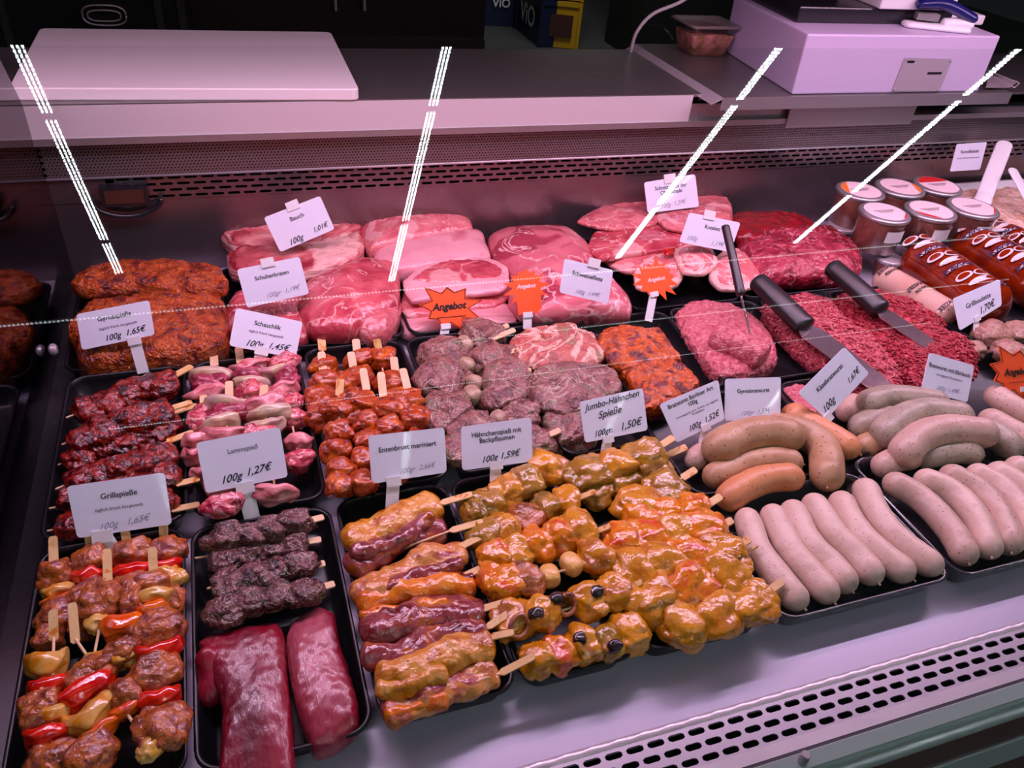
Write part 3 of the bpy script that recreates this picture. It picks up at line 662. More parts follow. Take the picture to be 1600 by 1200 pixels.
# D: chicken skewers with prunes
gD = 'chicken and prune skewers'
DD = [((898,722),(878,733),(745,800),(870,728),.006,4,'chickgreen',['chickgreen','chick']),
      ((930,768),(905,778),(745,845),(900,782),.008,5,'chick',['chickgreen','chick','bacon']),
      ((953,822),(928,832),(760,880),(920,825),.014,5,'chick',['chickorange','chick','chickorange']),
      ((977,862),(955,873),(772,925),(945,868),.016,5,'x',['chickorange','bacon','fruit','fruit','chick']),
      ((1003,909),(980,920),(790,980),(975,918),.016,5,'y',['bacon','chick','bacon','chick','chick']),
      ((1029,960),(1005,973),(822,1038),(1000,985),.006,5,'y',['chick','chickorange','chick','chickgreen','chick'])]
for i, (a, b, l, rgt, z, n, q, mats) in enumerate(DD):
    ch = []
    for j in range(n):
        f = (j+.5)/n; x = l[0]+(rgt[0]-l[0])*f; y = l[1]+(rgt[1]-l[1])*f+random.uniform(-5, 5); mt = mats[j % len(mats)]
        kind = 'm'; 
        if mt == 'fruit': kind = 'f'
        if mt == 'bacon' and i >= 4: kind = 'r'
        R = 30 if kind == 'm' else 20
        ch.append((x, y, kind, R*.78*random.uniform(.9, 1.15), R*random.uniform(.95, 1.1), R*.8, mt, random.uniform(-20, 20)))
    ch.reverse()
    r = skewer('chicken_prune_skewer', 'yellow chicken skewer with prunes, '+['rearmost and greenish', 'second from the back', 'third from the back', 'fourth from the back, with pale fruit cubes', 'fifth from the back, with rolled bacon', 'frontmost, at the tray lip'][i], gD, a, b, z, ch, hw=11, zh=z+.012)
    if i >= 3:
        for (px, py) in [[(870,935)], [(932,925),(838,960)], [(905,998),(960,1010)]][i-3]:
            c = P(px, py, z+.012); k = MPP(c); V, Fc = blobmesh(c, (Vector((1,0,0)), Vector((0,1,0)), Vector((0,0,1))), (13*k, 11*k, 10*k), nx(), .25); mesh('prune', V, Fc, M['prune'], r)
c = P(955,985,.030)
# left-hand chunk column of the tray
for (px, py, rx, ry, mt, d) in ((738,800,18,26,'chickgreen','small greenish chunk at the rear left'), (770,905,26,34,'chickorange','orange chunk at the left edge'), (800,968,34,32,'chick','pale broad chunk at the left edge')):
    c = P(px, py, .012); k = MPP(c); V, Fc = blobmesh(c, (Vector((1,0,0)), Vector((0,1,0)), Vector((0,0,1))), (rx*k, ry*k, 22*k), nx(), .4, 1.4, .75, 4, .12)
    top('chicken_chunk', V, Fc, M[mt], 'loose marinated chicken piece, '+d, 'meat', 'loose chicken pieces beside the duck skewers')

# E: jumbo chicken
gE = 'large yellow chicken skewers'
EE = [((1053,683),(1030,698),(895,745),(1028,708),.012,3,30,['chickgreen','chick','chickgreen']),
      ((1073,698),(1046,710),(905,775),(1040,730),.000,3,27,['chickgreen','chickgreen']),
      ((1088,733),(1066,747),(975,800),(1062,755),.006,2,30,['chickgreen','chick']),
      ((1127,775),(1100,792),(985,810),(1098,790),.010,3,26,['chickorange']),
      ((1145,812),(1120,826),(955,850),(1118,825),.012,4,32,['chickorange','chick','chickorange']),
      ((1172,842),(1152,854),(965,895),(1150,860),.014,4,36,['chick','chickorange','chick']),
      ((1184,853),(1166,862),(990,945),(1160,885),.012,3,40,['chick','chickorange','chick']),
      ((1224,908),(1203,922),(1040,985),(1200,935),.008,3,36,['chick'])]
en = ['topmost at the rear', 'rear, tucked beneath the topmost', 'third handle from the back, greenish', 'fourth handle from the back, bright orange', 'fifth handle from the back', 'sixth handle from the back, widest', 'seventh, with only the thin tip of its stick showing', 'frontmost, by the tray lip']
for i, (a, b, l, rgt, z, n, R, mats) in enumerate(EE):
    ch = []
    for j in range(n):
        f = (j+.5)/n; x = rgt[0]+(l[0]-rgt[0])*f; y = rgt[1]+(l[1]-rgt[1])*f
        ch.append((x, y, 'm', R*1.0*random.uniform(.9, 1.1), R*random.uniform(.95, 1.1), R*.72, mats[j % len(mats)], random.uniform(-12, 12)))
    skewer('jumbo_chicken_skewer', 'large yellow chicken skewer, '+en[i], gE, a, b, z, ch, hw=13 if i != 6 else 4, zh=z+.010)

# A2: red marinated skewers
gR = 'dark red glossy skewers in the middle-left tray'
RR = [((300,572),(270,588),(125,648),(268,598),.010,5,24),((300,628),(262,640),(118,690),(262,640),.014,5,25),((308,633),(270,645),(112,722),(270,672),.000,5,24),((302,675),(262,690),(108,760),(268,705),.012,5,25),((312,748),(275,757),(98,790),(275,745),.006,5,24),((312,788),(268,797),(95,825),(272,780),.004,5,22)]
for i, (a, b, l, rgt, z, n, R) in enumerate(RR):
    skewer('marinated_skewer', 'dark red marinated pork skewer, '+['rearmost', 'second from the back, on top', 'third from the back, beneath', 'fourth from the back', 'fifth from the back', 'frontmost, behind the large card'][i], gR, a, b, z, row(rgt, l, n, 'm', R*.85, R*1.1, R*.85, ['redmar'], 6), hw=12, tip=(l[0]-22, l[1]+5))

# B2: shashlik
gS = 'onion and bacon skewers in the middle tray'
def shash(cols, d, a, b, z):
    ch = []
    for (x, y, k, w_) in cols:
        mt = dict(o='onion', b='belly', m='porkcube', d='porkdark')[k]; kk = 'm' if k in 'md' else k
        ch.append((x, y, kk, (11 if kk != 'm' else 15), w_, (20 if kk != 'm' else 17), mt, random.uniform(-20, 20)))
    skewer('shashlik_skewer', 'pale skewer of pork, bacon and onion, '+d, gS, a, b, z, ch, wood='woodpale', hw=12)
shash([(330,588,'o',36),(325,600,'d',26),(322,615,'b',34),(320,650,'m',22),(315,690,'b',26),(320,740,'b',24)], 'rear left', (334,550), (335,572), .002)
shash([(392,572,'b',32),(388,590,'d',26),(392,600,'o',30),(395,612,'m',24),(392,640,'o',28),(395,690,'m',24)], 'rear middle, handle under a card', (373,543), (376,568), .002)
shash([(445,568,'m',22),(425,585,'o',32),(450,592,'d',20),(440,610,'b',28),(452,630,'m',20),(458,655,'m',26),(466,690,'b',22),(468,720,'m',24)], 'along the right wall of the tray', (443,577), (441,588), .000)
shash([(355,632,'o',38),(352,648,'d',30),(345,660,'o',30),(350,680,'b',36),(352,720,'m',26),(350,760,'b',30),(345,790,'m',30)], 'upper layer left, broad onion piece on top', (358,596), (358,622), .018)
shash([(412,632,'b',34),(422,645,'o',34),(415,665,'o',30),(410,680,'m',26),(418,715,'b',30),(430,770,'b',36)], 'upper layer right, white onion piece on top', (413,602), (411,624), .018)
shash([(312,660,'m',20),(308,690,'b',24),(306,710,'b',22)], 'left edge with a short pale handle', (318,618), (320,645), .012)

# C2: orange cube skewers
gO = 'orange marinated cube skewers in the middle tray'
OC = [((501,518),(504,548),.000,[(505,575),(508,600),(500,625),(505,660)],'rear left, handle over the meat behind'),
      ((556,530),(558,552),.000,[(565,565),(560,590),(556,620),(560,660)],'rear centre'),
      ((588,530),(592,546),.000,[(598,562),(605,600),(610,640)],'rear right of centre'),
      ((502,550),(505,582),.008,[(512,600),(502,630),(498,650)],'second handle at the left'),
      ((548,550),(552,574),.010,[(548,598),(548,625),(552,655)],'broad pale handle near the centre'),
      ((615,558),(618,582),.008,[(616,600),(622,625),(630,650)],'handle at the right wall'),
      ((532,592),(530,618),.020,[(525,642),(528,678),(525,705),(535,735),(530,760)],'front left, its cubes running to the front of the tray'),
      ((567,576),(573,610),.022,[(570,632),(572,662),(575,690),(572,720),(570,755)],'front centre, pale handle'),
      ((595,582),(599,622),.022,[(605,640),(608,670),(612,700),(615,735)],'front right of centre'),
      ((629,576),(637,608),.020,[(640,628),(648,655),(655,690),(660,720)],'front right, largest piece')]
for a, b, z, pts, d in OC:
    skewer('cube_skewer', 'orange marinated cube skewer, '+d, gO, a, b, z, [(x, y, 'm', 17, 23, 19, 'orange', random.uniform(-15, 15)) for x, y in pts], wood='wood' if a[0] in (501, 588, 532, 567+1) else 'woodpale', hw=12, zh=z+.012)

# D2: medallion skewers with mushrooms
gH = 'herb medallion skewers in the middle tray'
HH = [((795,508),(763,522),.000,[(752,525,'m',30,34,22),(726,540,'u',13,16,15),(690,555,'m',34,34,24)],'rearmost'),
      ((805,515),(768,530),.006,[(770,560,'m',32,30,22),(730,572,'u',12,15,15),(692,592,'m',36,42,26)],'second from the back, biggest medallion'),
      ((816,544),(790,553),.010,[(790,592,'m',34,34,24),(742,600,'u',12,16,15),(700,640,'m',36,36,24)],'third from the back'),
      ((830,578),(800,588),.008,[(790,618,'m',32,32,24),(738,618,'u',13,17,16),(695,650,'m',34,32,22)],'fourth from the back'),
      ((858,624),(828,636),.008,[(812,650,'m',30,30,22),(778,655,'u',13,15,14),(738,672,'m',34,32,22)],'fifth from the back, paired handles'),
      ((876,672),(845,685),.004,[(832,692,'m',26,30,22),(770,690,'u',12,14,14),(718,700,'m',34,34,22)],'frontmost, mostly behind a card')]
for a, b, z, ch, d in HH:
    skewer('medallion_skewer', 'herb pork medallion skewer with mushrooms, '+d, gH, a, b, z, [(x, y, k, l, w_, h, 'herb' if k == 'm' else 'mush', random.uniform(-10, 10)) for x, y, k, l, w_, h in ch], wood='woodpale', hw=12, zh=z+.012)

# ------------------------------------------------------------------ slabs of meat
SL = [
 ('gyros_slab',[(112,445),(140,420),(190,412),(260,412),(330,418),(356,438),(352,454),(280,458),(200,452),(128,458)],.016,.026,'gyros','long orange gyros slab at the rear, above the larger one','marinated gyros slabs',.006,50),
 ('gyros_slab',[(108,520),(130,492),(150,482),(240,470),(345,470),(355,500),(352,548),(250,565),(135,576),(118,545)],-.018,.052,'gyros','large orange gyros slab behind a card, front of the rear-left tray','marinated gyros slabs',.006,50),
 ('pork_belly',[(336,352),(355,340),(400,348),(440,352),(560,345),(568,362),(520,385),(430,398),(360,388)],.005,.036,'porkbelly','belly slab at the very back, fat edge showing','pork belly slabs',.004,50),
 ('pork_belly',[(355,405),(370,395),(450,392),(555,362),(568,380),(566,405),(520,425),(440,440),(362,428)],.0,.036,'porkbelly','belly slab in front, streaky cut face','pork belly slabs',.004,50),
 ('pork_shoulder',[(352,495),(365,462),(400,448),(470,442),(490,480),(480,530),(420,540),(365,530)],-.015,.040,'porklean','shoulder piece half hidden behind two cards','pork shoulder cuts',.004,30),
 ('pork_shoulder',[(464,485),(480,442),(520,425),(570,408),(612,410),(626,440),(622,480),(590,500),(545,518),(490,516)],-.005,.052,'porklean','large shoulder piece with white fat edge, centre of its tray','pork shoulder cuts',.004,30),
 ('pork_shoulder',[(548,512),(575,482),(605,462),(626,470),(624,500),(605,525),(575,530)],-.012,.044,'pork','folded tip of shoulder beside the big piece','pork shoulder cuts',.004,40),
 ('pork_slice',[(622,480),(640,440),(690,418),(760,415),(795,430),(800,460),(770,480),(700,490),(640,495)],-.010,.020,'pork','broad ham slice under the top one','stacked ham slices',.004,25),
 ('pork_slice',[(622,515),(625,495),(700,488),(790,474),(808,495),(800,508),(700,515),(640,525)],-.022,.022,'porkfat','pale rind edge at the bottom of the stack','stacked ham slices',.003,25),
 ('pork_slice',[(630,440),(665,412),(700,402),(760,404),(793,418),(795,440),(780,455),(700,462),(645,470)],.012,.016,'porkfat','uppermost arched ham slice','stacked ham slices',.004,25),
 ('pork_ham',[(764,372),(785,358),(830,355),(885,358),(915,380),(930,410),(950,430),(985,470),(985,488),(930,490),(830,492),(795,465),(800,435),(770,405)],-.015,.055,'porkham','big pork joint with a dark red round muscle spot','',.004,22),
 ('pork_cutlet',[(838,490),(850,462),(900,455),(955,458),(985,475),(985,488),(910,492)],-.008,.024,'porklean','lean pork piece under the card in front of the joint','pork cutlets',.003,40),
 ('pork_cutlet',[(902,345),(940,322),(985,312),(1030,312),(1040,335),(1020,352),(960,358)],.030,.014,'pork','pointed cutlet at the left of the pile','pork cutlets',.003,30),
 ('pork_cutlet',[(1020,330),(1040,305),(1095,295),(1135,305),(1145,330),(1140,350),(1090,362),(1040,355)],.034,.014,'pork','topmost cutlet at the right of the pile','pork cutlets',.003,30),
 ('pork_cutlet',[(918,385),(930,362),(1000,350),(1090,352),(1100,372),(1060,388),(980,398),(940,405)],.016,.018,'porklean','long cutlet in the middle of the pile','pork cutlets',.003,30),
 ('pork_cutlet',[(945,405),(990,390),(1050,388),(1070,402),(1040,420),(980,425)],.002,.016,'pork','lowest cutlet of the pile','pork cutlets',.003,30),
 ('beef_cut',[(1140,340),(1160,332),(1240,335),(1272,348),(1265,368),(1200,378),(1150,372)],.012,.028,'beefdark','dark red beef piece behind the marbled cut','beef cuts',.004,40),
 ('beef_cut',[(1152,378),(1175,360),(1220,352),(1300,358),(1345,392),(1350,420),(1330,432),(1240,436),(1190,436),(1165,410)],-.010,.052,'beef','large marbled beef cut','beef cuts',.005,40),
 ('herb_steak',[(800,530),(830,512),(880,510),(925,520),(945,545),(938,565),(880,575),(830,572),(805,555)],.006,.020,'herbfat','neck steak with pink fat swirls, rearmost','herb neck steaks',.006,45),
 ('herb_steak',[(838,500+20),(870,506),(898,505),(908,520),(890,535),(850,532)],.018,.012,'herbfat','small reddish end piece on top at the back','herb neck steaks',.004,45),
 ('herb_steak',[(820,600),(835,578),(880,566),(930,568),(962,580),(970,605),(940,635),(880,645),(835,630)],.006,.024,'herb','broad grey-green neck steak in the middle','herb neck steaks',.005,45),
 ('herb_steak',[(848,650),(870,628),(920,620),(960,625),(965,655),(930,680),(880,690),(855,675)],-.006,.024,'herb','neck steak half hidden by the handwritten card','herb neck steaks',.005,45),
 ('herb_steak',[(855,690),(875,670),(930,668),(935,690),(900,702),(870,702)],-.022,.022,'herbfat','lowest neck steak at the front of the tray','herb neck steaks',.004,45),
 ('orange_steak',[(930,530),(945,514),(990,510),(1030,515),(1055,545),(1062,565),(1020,580),(965,572),(940,550)],.002,.026,'orangesteak','bright orange steak at the back','orange marinated steaks',.006,45),
 ('orange_steak',[(958,565),(985,552),(1040,550),(1075,575),(1092,605),(1070,625),(1025,640),(1000,635),(985,600)],-.008,.030,'orangesteak','browner orange steak in front','orange marinated steaks',.006,45),
 ('orange_steak',[(1005,640),(1030,625),(1040,640),(1022,655)],-.020,.015,'orangesteak','little orange tip at the front','orange marinated steaks',.003,45),
 ('mince_block',[(1055,495),(1072,478),(1110,475),(1150,485),(1190,510),(1212,545),(1210,575),(1170,590),(1120,590),(1090,555),(1065,525)],-.020,.034,'minceC','flat lower layer of moulded pink mince','moulded mince',.003,60),
 ('mince_block',[(1215,605),(1245,598),(1262,615),(1285,650),(1250,655),(1222,640)],-.024,.020,'minceC','piece of pink mince between two cards','moulded mince',.003,60),
 ('minced_meat',[(1190,488),(1205,472),(1250,462),(1285,468),(1310,495),(1360,530),(1398,572),(1405,605),(1360,618),(1310,600),(1260,560),(1215,520)],-.020,.040,'minceP','lighter pink minced meat under the left knife','minced meat',.006,50),
 ('minced_meat',[(1303,485),(1310,466),(1345,455),(1385,462),(1430,478),(1472,502),(1470,525),(1520,540),(1525,565),(1515,595),(1470,610),(1425,605),(1390,565),(1340,520)],-.020,.042,'minceR','darker red minced meat under the right knife','minced meat',.006,50),
]
for nm, ol, z0, T, mt, lb, grp, amp, fr in SL:
    ns = 200 if 'minc' in nm else 110
    V, Fc = slabmesh(ol, z0, T, nx(), amp, fr, nr=30 if 'minc' in nm else 20, ns=ns, ex=4 if mt in ('minceC', 'porkbelly', 'gyros') else 2.6, amp2=.0016 if mt not in ('pork', 'porkfat', 'porkham', 'porklean') else .0006, fr2=170)
    kind = {'g':'marinated pork slab','p':'pork','b':'beef','h':'marinated neck steak','o':'marinated steak','m':'minced meat'}[nm[0]]
    full = lb if any(w_ in lb for w_ in ('pork','beef','steak','mince','gyros')) else lb+', '+kind
    o = top(nm, V, Fc, M[mt], full, 'meat', grp or None)
    if 'minced' in nm:      # ground strands lying on the surface
        me = o.data; mb = MB(); rnd = random.Random(3)
        vs = [v.co + o.location for v in me.vertices if v.normal.z > .3]
        for k in range(1500):
            p = rnd.choice(vs); a = math.radians(rnd.uniform(-60, 60) + 120); L = rnd.uniform(.007, .018)
            d = Vector((math.cos(a), math.sin(a), rnd.uniform(-.2, .2))); e = Vector((-d.y, d.x, 0))
            V, F2 = tubemesh([p - d*L*.5 + Vector((0, 0, -.001)), p + e*rnd.uniform(-.002, .002) + Vector((0, 0, .0012)), p + d*L*.5 + Vector((0, 0, -.001))], .0017, n=4, seg=6)
            mb.add(V, F2)
        st = mb.build('mince_strands', M[mt], o, True); st['kind'] = 'stuff'
V, Fc = tubemesh([P(1110,526,.016), P(1150,538,.019), P(1197,562,.015)], 27*MPP(P(1150,540,.01)), .022, 77, .003, 60, n=40, seg=40, endk=.7)
top('mince_block', V, Fc, M['minceC'], 'thick rounded roll of pink mince on the flat layer, fork stuck in it', 'meat', 'moulded mince')
for (ol, z0, T, mt, lb) in (([(562,352),(600,340),(660,328),(722,316),(732,335),(739,358),(700,370),(640,380),(576,392)], .0, .045, 'pork', 'boneless pork loin at the very back, rosy, next to the belly'), ([(583,405),(592,390),(660,375),(748,361),(760,380),(768,402),(740,415),(660,425),(600,428)], -.006, .040, 'porkfat', 'pork loin with smooth pale fat side, in front of the rosy loin')):
    V, Fc = slabmesh(ol, z0, T, nx(), .002, 30, nr=20, ex=2.6, amp2=.0004); top('pork_loin', V, Fc, M[mt], lb, 'meat', 'pork loins')
for ol, z0, T, par in (([(645,440),(672,418),(702,409),(758,410),(785,422),(770,440),(700,446)], .0155, .0155, 'pork_slice.002'), ([(640,486),(655,455),(700,430),(755,425),(785,440),(770,462),(700,474)], -.008, .020, 'pork_slice')):
    V, Fc = slabmesh(ol, z0, T, nx(), .002, 30, ex=4); mesh('lean_face', V, Fc, M['porklean'], bpy.data.objects[par])
# chops: lean eye and fat rim as parts
for k, (ol, z0, lb) in enumerate((([(992,425),(1005,400),(1035,388),(1060,395),(1072,420),(1060,445),(1025,455),(995,448)], .004, 'leftmost, behind the small star tag'), ([(1052,392),(1080,382),(1112,390),(1122,412),(1100,428),(1068,425)], .018, 'topmost of the three'), ([(1108,410),(1140,388),(1175,392),(1192,412),(1195,440),(1165,452),(1125,452),(1108,435)], .006, 'rightmost, behind the fork'))):
    V, Fc = slabmesh(ol, z0, .014, nx(), .003, 40, ex=3); r = top('pork_chop', V, Fc, M['chopfat'], 'pork chop with bone and fat rim, '+lb, 'meat', 'pork chops')
    cx = sum(p[0] for p in ol)/len(ol); cy = sum(p[1] for p in ol)/len(ol)
    V, Fc = slabmesh([(cx+(x-cx)*.80, cy+(y-cy)*.80) for x, y in ol], z0+.002, .0145, nx(), .002, 40, ex=4); mesh('lean_eye', V, Fc, M['chop'], r)
c = P(1045, 393, .03); V, Fc = blobmesh(c, axes(Vector((1, .4, 0))), (.012, .008, .006), nx(), .5); top('bone_piece', V, Fc, M['pepper'], 'bright red raw bone end on top of the chops', 'bone')

# patties at the right edge
for px, py, R, d in ((1552,522,32,'biggest, behind the tilted card'), (1592,520,26,'cut by the right edge of the picture, rear'), (1520,545,22,'left, beside the red mince'), (1580,552,30,'front, behind the star sign'), (1536,520,12,'small lump at the card stem')):
    c = P(px, py, .0); k = MPP(c); V, Fc = blobmesh(c, (Vector((1,0,0)), Vector((0,1,0)), Vector((0,0,1))), (R*k, R*k*.9, R*k*.55), nx(), .25, 1.4, .8, 4, .08)
    top('meat_patty', V, Fc, M['patty'], 'pale speckled meat patty, '+d, 'patty', 'meat patties at the right')

# ------------------------------------------------------------------ sausages
def sausage(pts, R, z, mt, label, group, zs=None, tip=True):
    zs = zs or [0]*len(pts); q = [P(x, y, z+dz) for (x, y), dz in zip(pts, zs)]; k = MPP(q[len(q)//2])
    q[0] = q[0] + (q[0]-q[1]).normalized()*R*k*.5; q[-1] = q[-1] + (q[-1]-q[-2]).normalized()*R*k*.45
    V, Fc = tubemesh(q, R*k, R*k*.97, nx(), .0009, 40, n=44, seg=28, endk=2.1)
    o = mesh('sausage', V, Fc, M[mt]); tag(o, label, 'sausage', group)
    if tip:
        e = q[-1]; d = (q[-1]-q[-2]).normalized(); V, Fc = tubemesh([e+d*(-.001), e+d*.0035+Vector((0, 0, -.001))], .0013, n=3, seg=8, amp=.0006, fr=400); mesh('casing_end', V, Fc, M[mt], o)
gw = 'smooth white sausages in the front tray'
FW = [[(1166,806),(1185,860),(1222,910),(1250,942)],[(1205,800),(1232,855),(1270,900),(1297,932)],[(1236,793),(1262,845),(1300,885),(1325,915)],[(1268,783),(1300,830),(1338,868),(1366,902)],[(1312,780),(1335,825),(1375,865),(1418,898)],[(1350,760),(1370,805),(1410,850),(1462,888)]]
for i, p in enumerate(FW): sausage(p, 23, .0, 'sauswhite', 'smooth white bratwurst in the front tray, '+['leftmost of six', 'second of six from the left', 'third of six from the left', 'fourth of six from the left', 'fifth of six from the left', 'rightmost of six, slightly apart'][i], gw)
gw2 = 'white sausages in the tray at the right end'
GW = [[(1390,752),(1440,780),(1485,828),(1510,872)],[(1438,748),(1485,768),(1525,812),(1546,862)],[(1478,740),(1525,765),(1562,805),(1578,855)],[(1520,738),(1565,765),(1600,805),(1615,845)],[(1552,735),(1600,765),(1640,800)],[(1580,728),(1630,750),(1660,770)]]
for i, p in enumerate(GW): sausage(p, 22, .004, 'sauspink' if i in (0, 2) else 'sauswhite', 'pale bratwurst in the right-hand front tray, '+['leftmost, its rear tip darker', 'second from the left', 'third from the left, more orange', 'fourth from the left', 'fifth, cut by the picture edge', 'last, only its rear end in view'][i], gw2)
gt = 'tan and orange sausages'
sausage([(1345,700),(1380,690),(1400,700)], 20, -.004, 'saustan', 'short tan sausage end behind the orange ones', gt)
sausage([(1082,722),(1100,708),(1120,700)], 18, -.004, 'sauspink', 'pinkish sausage end at the left of the tan ones', gt)
sausage([(1232,645),(1262,662),(1300,684),(1334,704)], 22, .004, 'sausorange', 'straight orange sausage pointing at the herb sausages', gt)
sausage([(1112,748),(1150,730),(1200,718),(1245,724)], 22, .0, 'saustan', 'tan sausage lying between the large bent one and the orange one', gt)
sausage([(1205,668),(1255,678),(1288,705),(1292,752)], 26, .006, 'saustan', 'sharply bent tan sausage with orange lower end', gt)
sausage([(1115,705),(1150,686),(1200,676),(1245,684)], 28, .018, 'saustan', 'thick tan sausage on top of the pile', gt)
sausage([(1134,782),(1162,762),(1200,748),(1246,746)], 23, .008, 'sausorange', 'orange sausage at the front of the pile', gt)
gg = 'greyish herb sausages'
sausage([(1322,648),(1335,632),(1345,650)], 18, -.006, 'sauspink', 'pinkish sausage end at the back left of the herb pile', gg)
sausage([(1340,670),(1365,655),(1395,650)], 20, -.002, 'sausgreen', 'grey sausage wedged low between others', gg)
sausage([(1475,640),(1505,655),(1535,672)], 12, .004, 'sauspink', 'thin straight sausage end sloping to the right', gg)
sausage([(1352,632),(1382,622),(1430,624),(1475,634)], 21, .012, 'sausgreen', 'grey herb sausage at the back of the pile', gg)
sausage([(1540,672),(1565,688),(1585,705)], 23, .0, 'sausgreen', 'herb sausage end sticking out at the right', gg)
sausage([(1380,682),(1405,658),(1450,645),(1510,652)], 24, .016, 'sausgreen', 'bent grey herb sausage in the middle', gg)
sausage([(1376,732),(1400,718),(1430,716)], 20, -.002, 'sauspink', 'short pinkish sausage under the front bent one', gg)
sausage([(1440,716),(1490,706),(1528,710)], 19, .0, 'sausgreen', 'grey sausage lying under the front bent one', gg)
sausage([(1412,712),(1430,688),(1480,672),(1548,678)], 25, .018, 'sauspink', 'front bent herb sausage, on top', gg)
gk = 'pale sausages at the far right'
sausage([(1550,615),(1585,638),(1630,660)], 20, .012, 'sauspink', 'pale sausage below the star sign, rear one', gk)
sausage([(1540,652),(1580,675),(1620,700)], 21, .004, 'sauspink', 'pale sausage below the star sign, front one', gk)

# ------------------------------------------------------------------ cards
def textmesh(txt, bold=0., shear=0.):
    cu = bpy.data.curves.new('t', 'FONT'); cu.body = txt; cu.size = 1; cu.offset = bold; cu.shear = shear; cu.align_x = 'CENTER'; cu.align_y = 'CENTER'; cu.resolution_u = 3; cu.space_line = .95
    o = bpy.data.objects.new('t', cu); C.collection.objects.link(o); dg = bpy.context.evaluated_depsgraph_get()
    me = bpy.data.meshes.new_from_object(o.evaluated_get(dg)); V = [v.co.copy() for v in me.vertices]; Fc = [tuple(p.vertices) for p in me.polygons]
    bpy.data.objects.remove(o); bpy.data.curves.remove(cu); bpy.data.meshes.remove(me); return V, Fc
def puttext(parent, name, txt, c, u, v, n, width, m, bold=.02, shear=0, rot=0, off=.0008, hmax=None, jit=0):
    """text centred at c with unit axes u (right), v (up), n (out)"""
    V, Fc = textmesh(txt, bold, shear); xs = [p.x for p in V]; ys = [p.y for p in V]; sc = width/(max(xs)-min(xs))
    mx, my = (max(xs)+min(xs))/2, (max(ys)+min(ys))/2
    cr, sr = math.cos(rot), math.sin(rot); out = []
    for p in V:
        x, y = (p.x-mx)*sc, (p.y-my)*sc
        if jit: y += jit*math.sin(x*900)
        out.append(c + u*(x*cr-y*sr) + v*(x*sr+y*cr) + n*off)
    return mesh(name, out, Fc, m, parent, False)
def card(corn, ref, tiltdeg, label, lines, stem=None, clip=None, cat='price card', name='price_card', faint=False):
    """corn: TL, TR, BR, BL in the photo; ref: (px,py,z) a point of the card's plane"""
    t = math.radians(tiltdeg); n = Vector((0, -math.cos(t), math.sin(t))); R0 = P(*ref)
    cp = Vector((0, 0, CAMH))
    def on(px, py): d = ray(px, py); return cp + d*((R0-cp).dot(n)/d.dot(n))
    Q = [on(*c) for c in corn]; c0 = sum(Q, Vector())/4
    r = root(name, (c0.x, c0.y, min(q.z for q in Q)), label, cat, 'price cards')
    u = ((Q[1]-Q[0])+(Q[2]-Q[3])).normalized(); W = ((Q[1]-Q[0]).length+(Q[2]-Q[3]).length)/2; H = ((Q[0]-Q[3]).length+(Q[1]-Q[2]).length)/2
    n = n.normalized(); v = n.cross(u).normalized()
    def bil(a, b): return Q[0].lerp(Q[1], a).lerp(Q[3].lerp(Q[2], a), b)
    ol = []; rx, ry = .045, .045*W/H
    for cx, cy, a0 in ((1-rx, ry, -90), (1-rx, 1-ry, 0), (rx, 1-ry, 90), (rx, ry, 180)):
        for k in range(5):
            a = math.radians(a0+90*k/4); ol.append(bil(cx+rx*math.cos(a), cy+ry*math.sin(a)))
    mb = MB(); mb.loft([[p+n*.0005 for p in ol], [p-n*.0005 for p in ol]]); cd_ = mb.build('card', M['card'], r)
    for ln in lines:
        txt, cx, cy, wf, st = ln[:5]
        mm = {'b': M['ink'], 's': M['ink'], 'h': M['pen'], 'f': M['penfaint']}[st]
        puttext(cd_, 'printed_text' if st in 'bs' else 'handwriting', txt, bil(cx, cy), u, v, n, wf*W, mm, bold={'b': .014, 's': .0, 'h': .012, 'f': -.004}[st], shear=0 if st in 'bs' else .45, rot=0 if st in 'bs' else math.radians(4))
    if stem:
        (sx, sy), (fx, fy), wpx = stem; a = on(sx, sy) - n*.001; b = on(fx, fy) - n*.001; tt = (b-a).normalized(); e = tt.cross(n).normalized(); k = MPP(a)*wpx/2
        mb = MB(); mb.obox((a+b)/2, e, tt, n, k, (b-a).length/2, .0006); mb.build('stem', M['clip'], r)
        mb = MB(); mb.obox(a+n*.0016, u, v, n, k*1.15, k*.75, .0014); mb.build('clip', M['clip'], r)
    if clip:
        a = on(*clip); k = MPP(a)*10; mb = MB(); mb.obox(a+n*.0012, u, v, n, k, k*.7, .0013); mb.build('clip', M['clip'], r)
    return r
card([(119,491),(233,469),(242,523),(128,547)], (226,583,0), 24, 'lilac price card reading Gyrosspieße with a stained stem', [('Gyrosspieße',.5,.27,.46,'b'),('täglich frisch hergestellt',.53,.54,.52,'s'),('100g  1,65€',.62,.80,.58,'h')], ((210,532),(224,583),17))
card([(369,481),(473,503),(462,560),(358,540)], (402,575,.0), 38, 'price card reading Schaschlik, tilted down to the right', [('Schaschlik',.5,.28,.40,'b'),('täglich frisch hergestellt',.5,.52,.52,'s'),('100g  1,45€',.57,.82,.66,'h')], ((409,548),(402,580),18))
card([(370,421),(468,401),(483,459),(386,481)], (426,470,.05), 26, 'price card reading Schulterbraten with a clip on its top edge', [('Schulterbraten',.5,.32,.54,'b'),('100gr  1,19€',.62,.80,.56,'f')], None, (418,410))
card([(412,340),(500,306),(523,358),(438,394)], (470,375,.06), 26, 'price card reading Bauch with a clip on its top edge', [('Bauch',.5,.30,.24,'b'),('100g',.34,.88,.26,'h'),('1,01€',.80,.80,.28,'h')], None, (457,321))
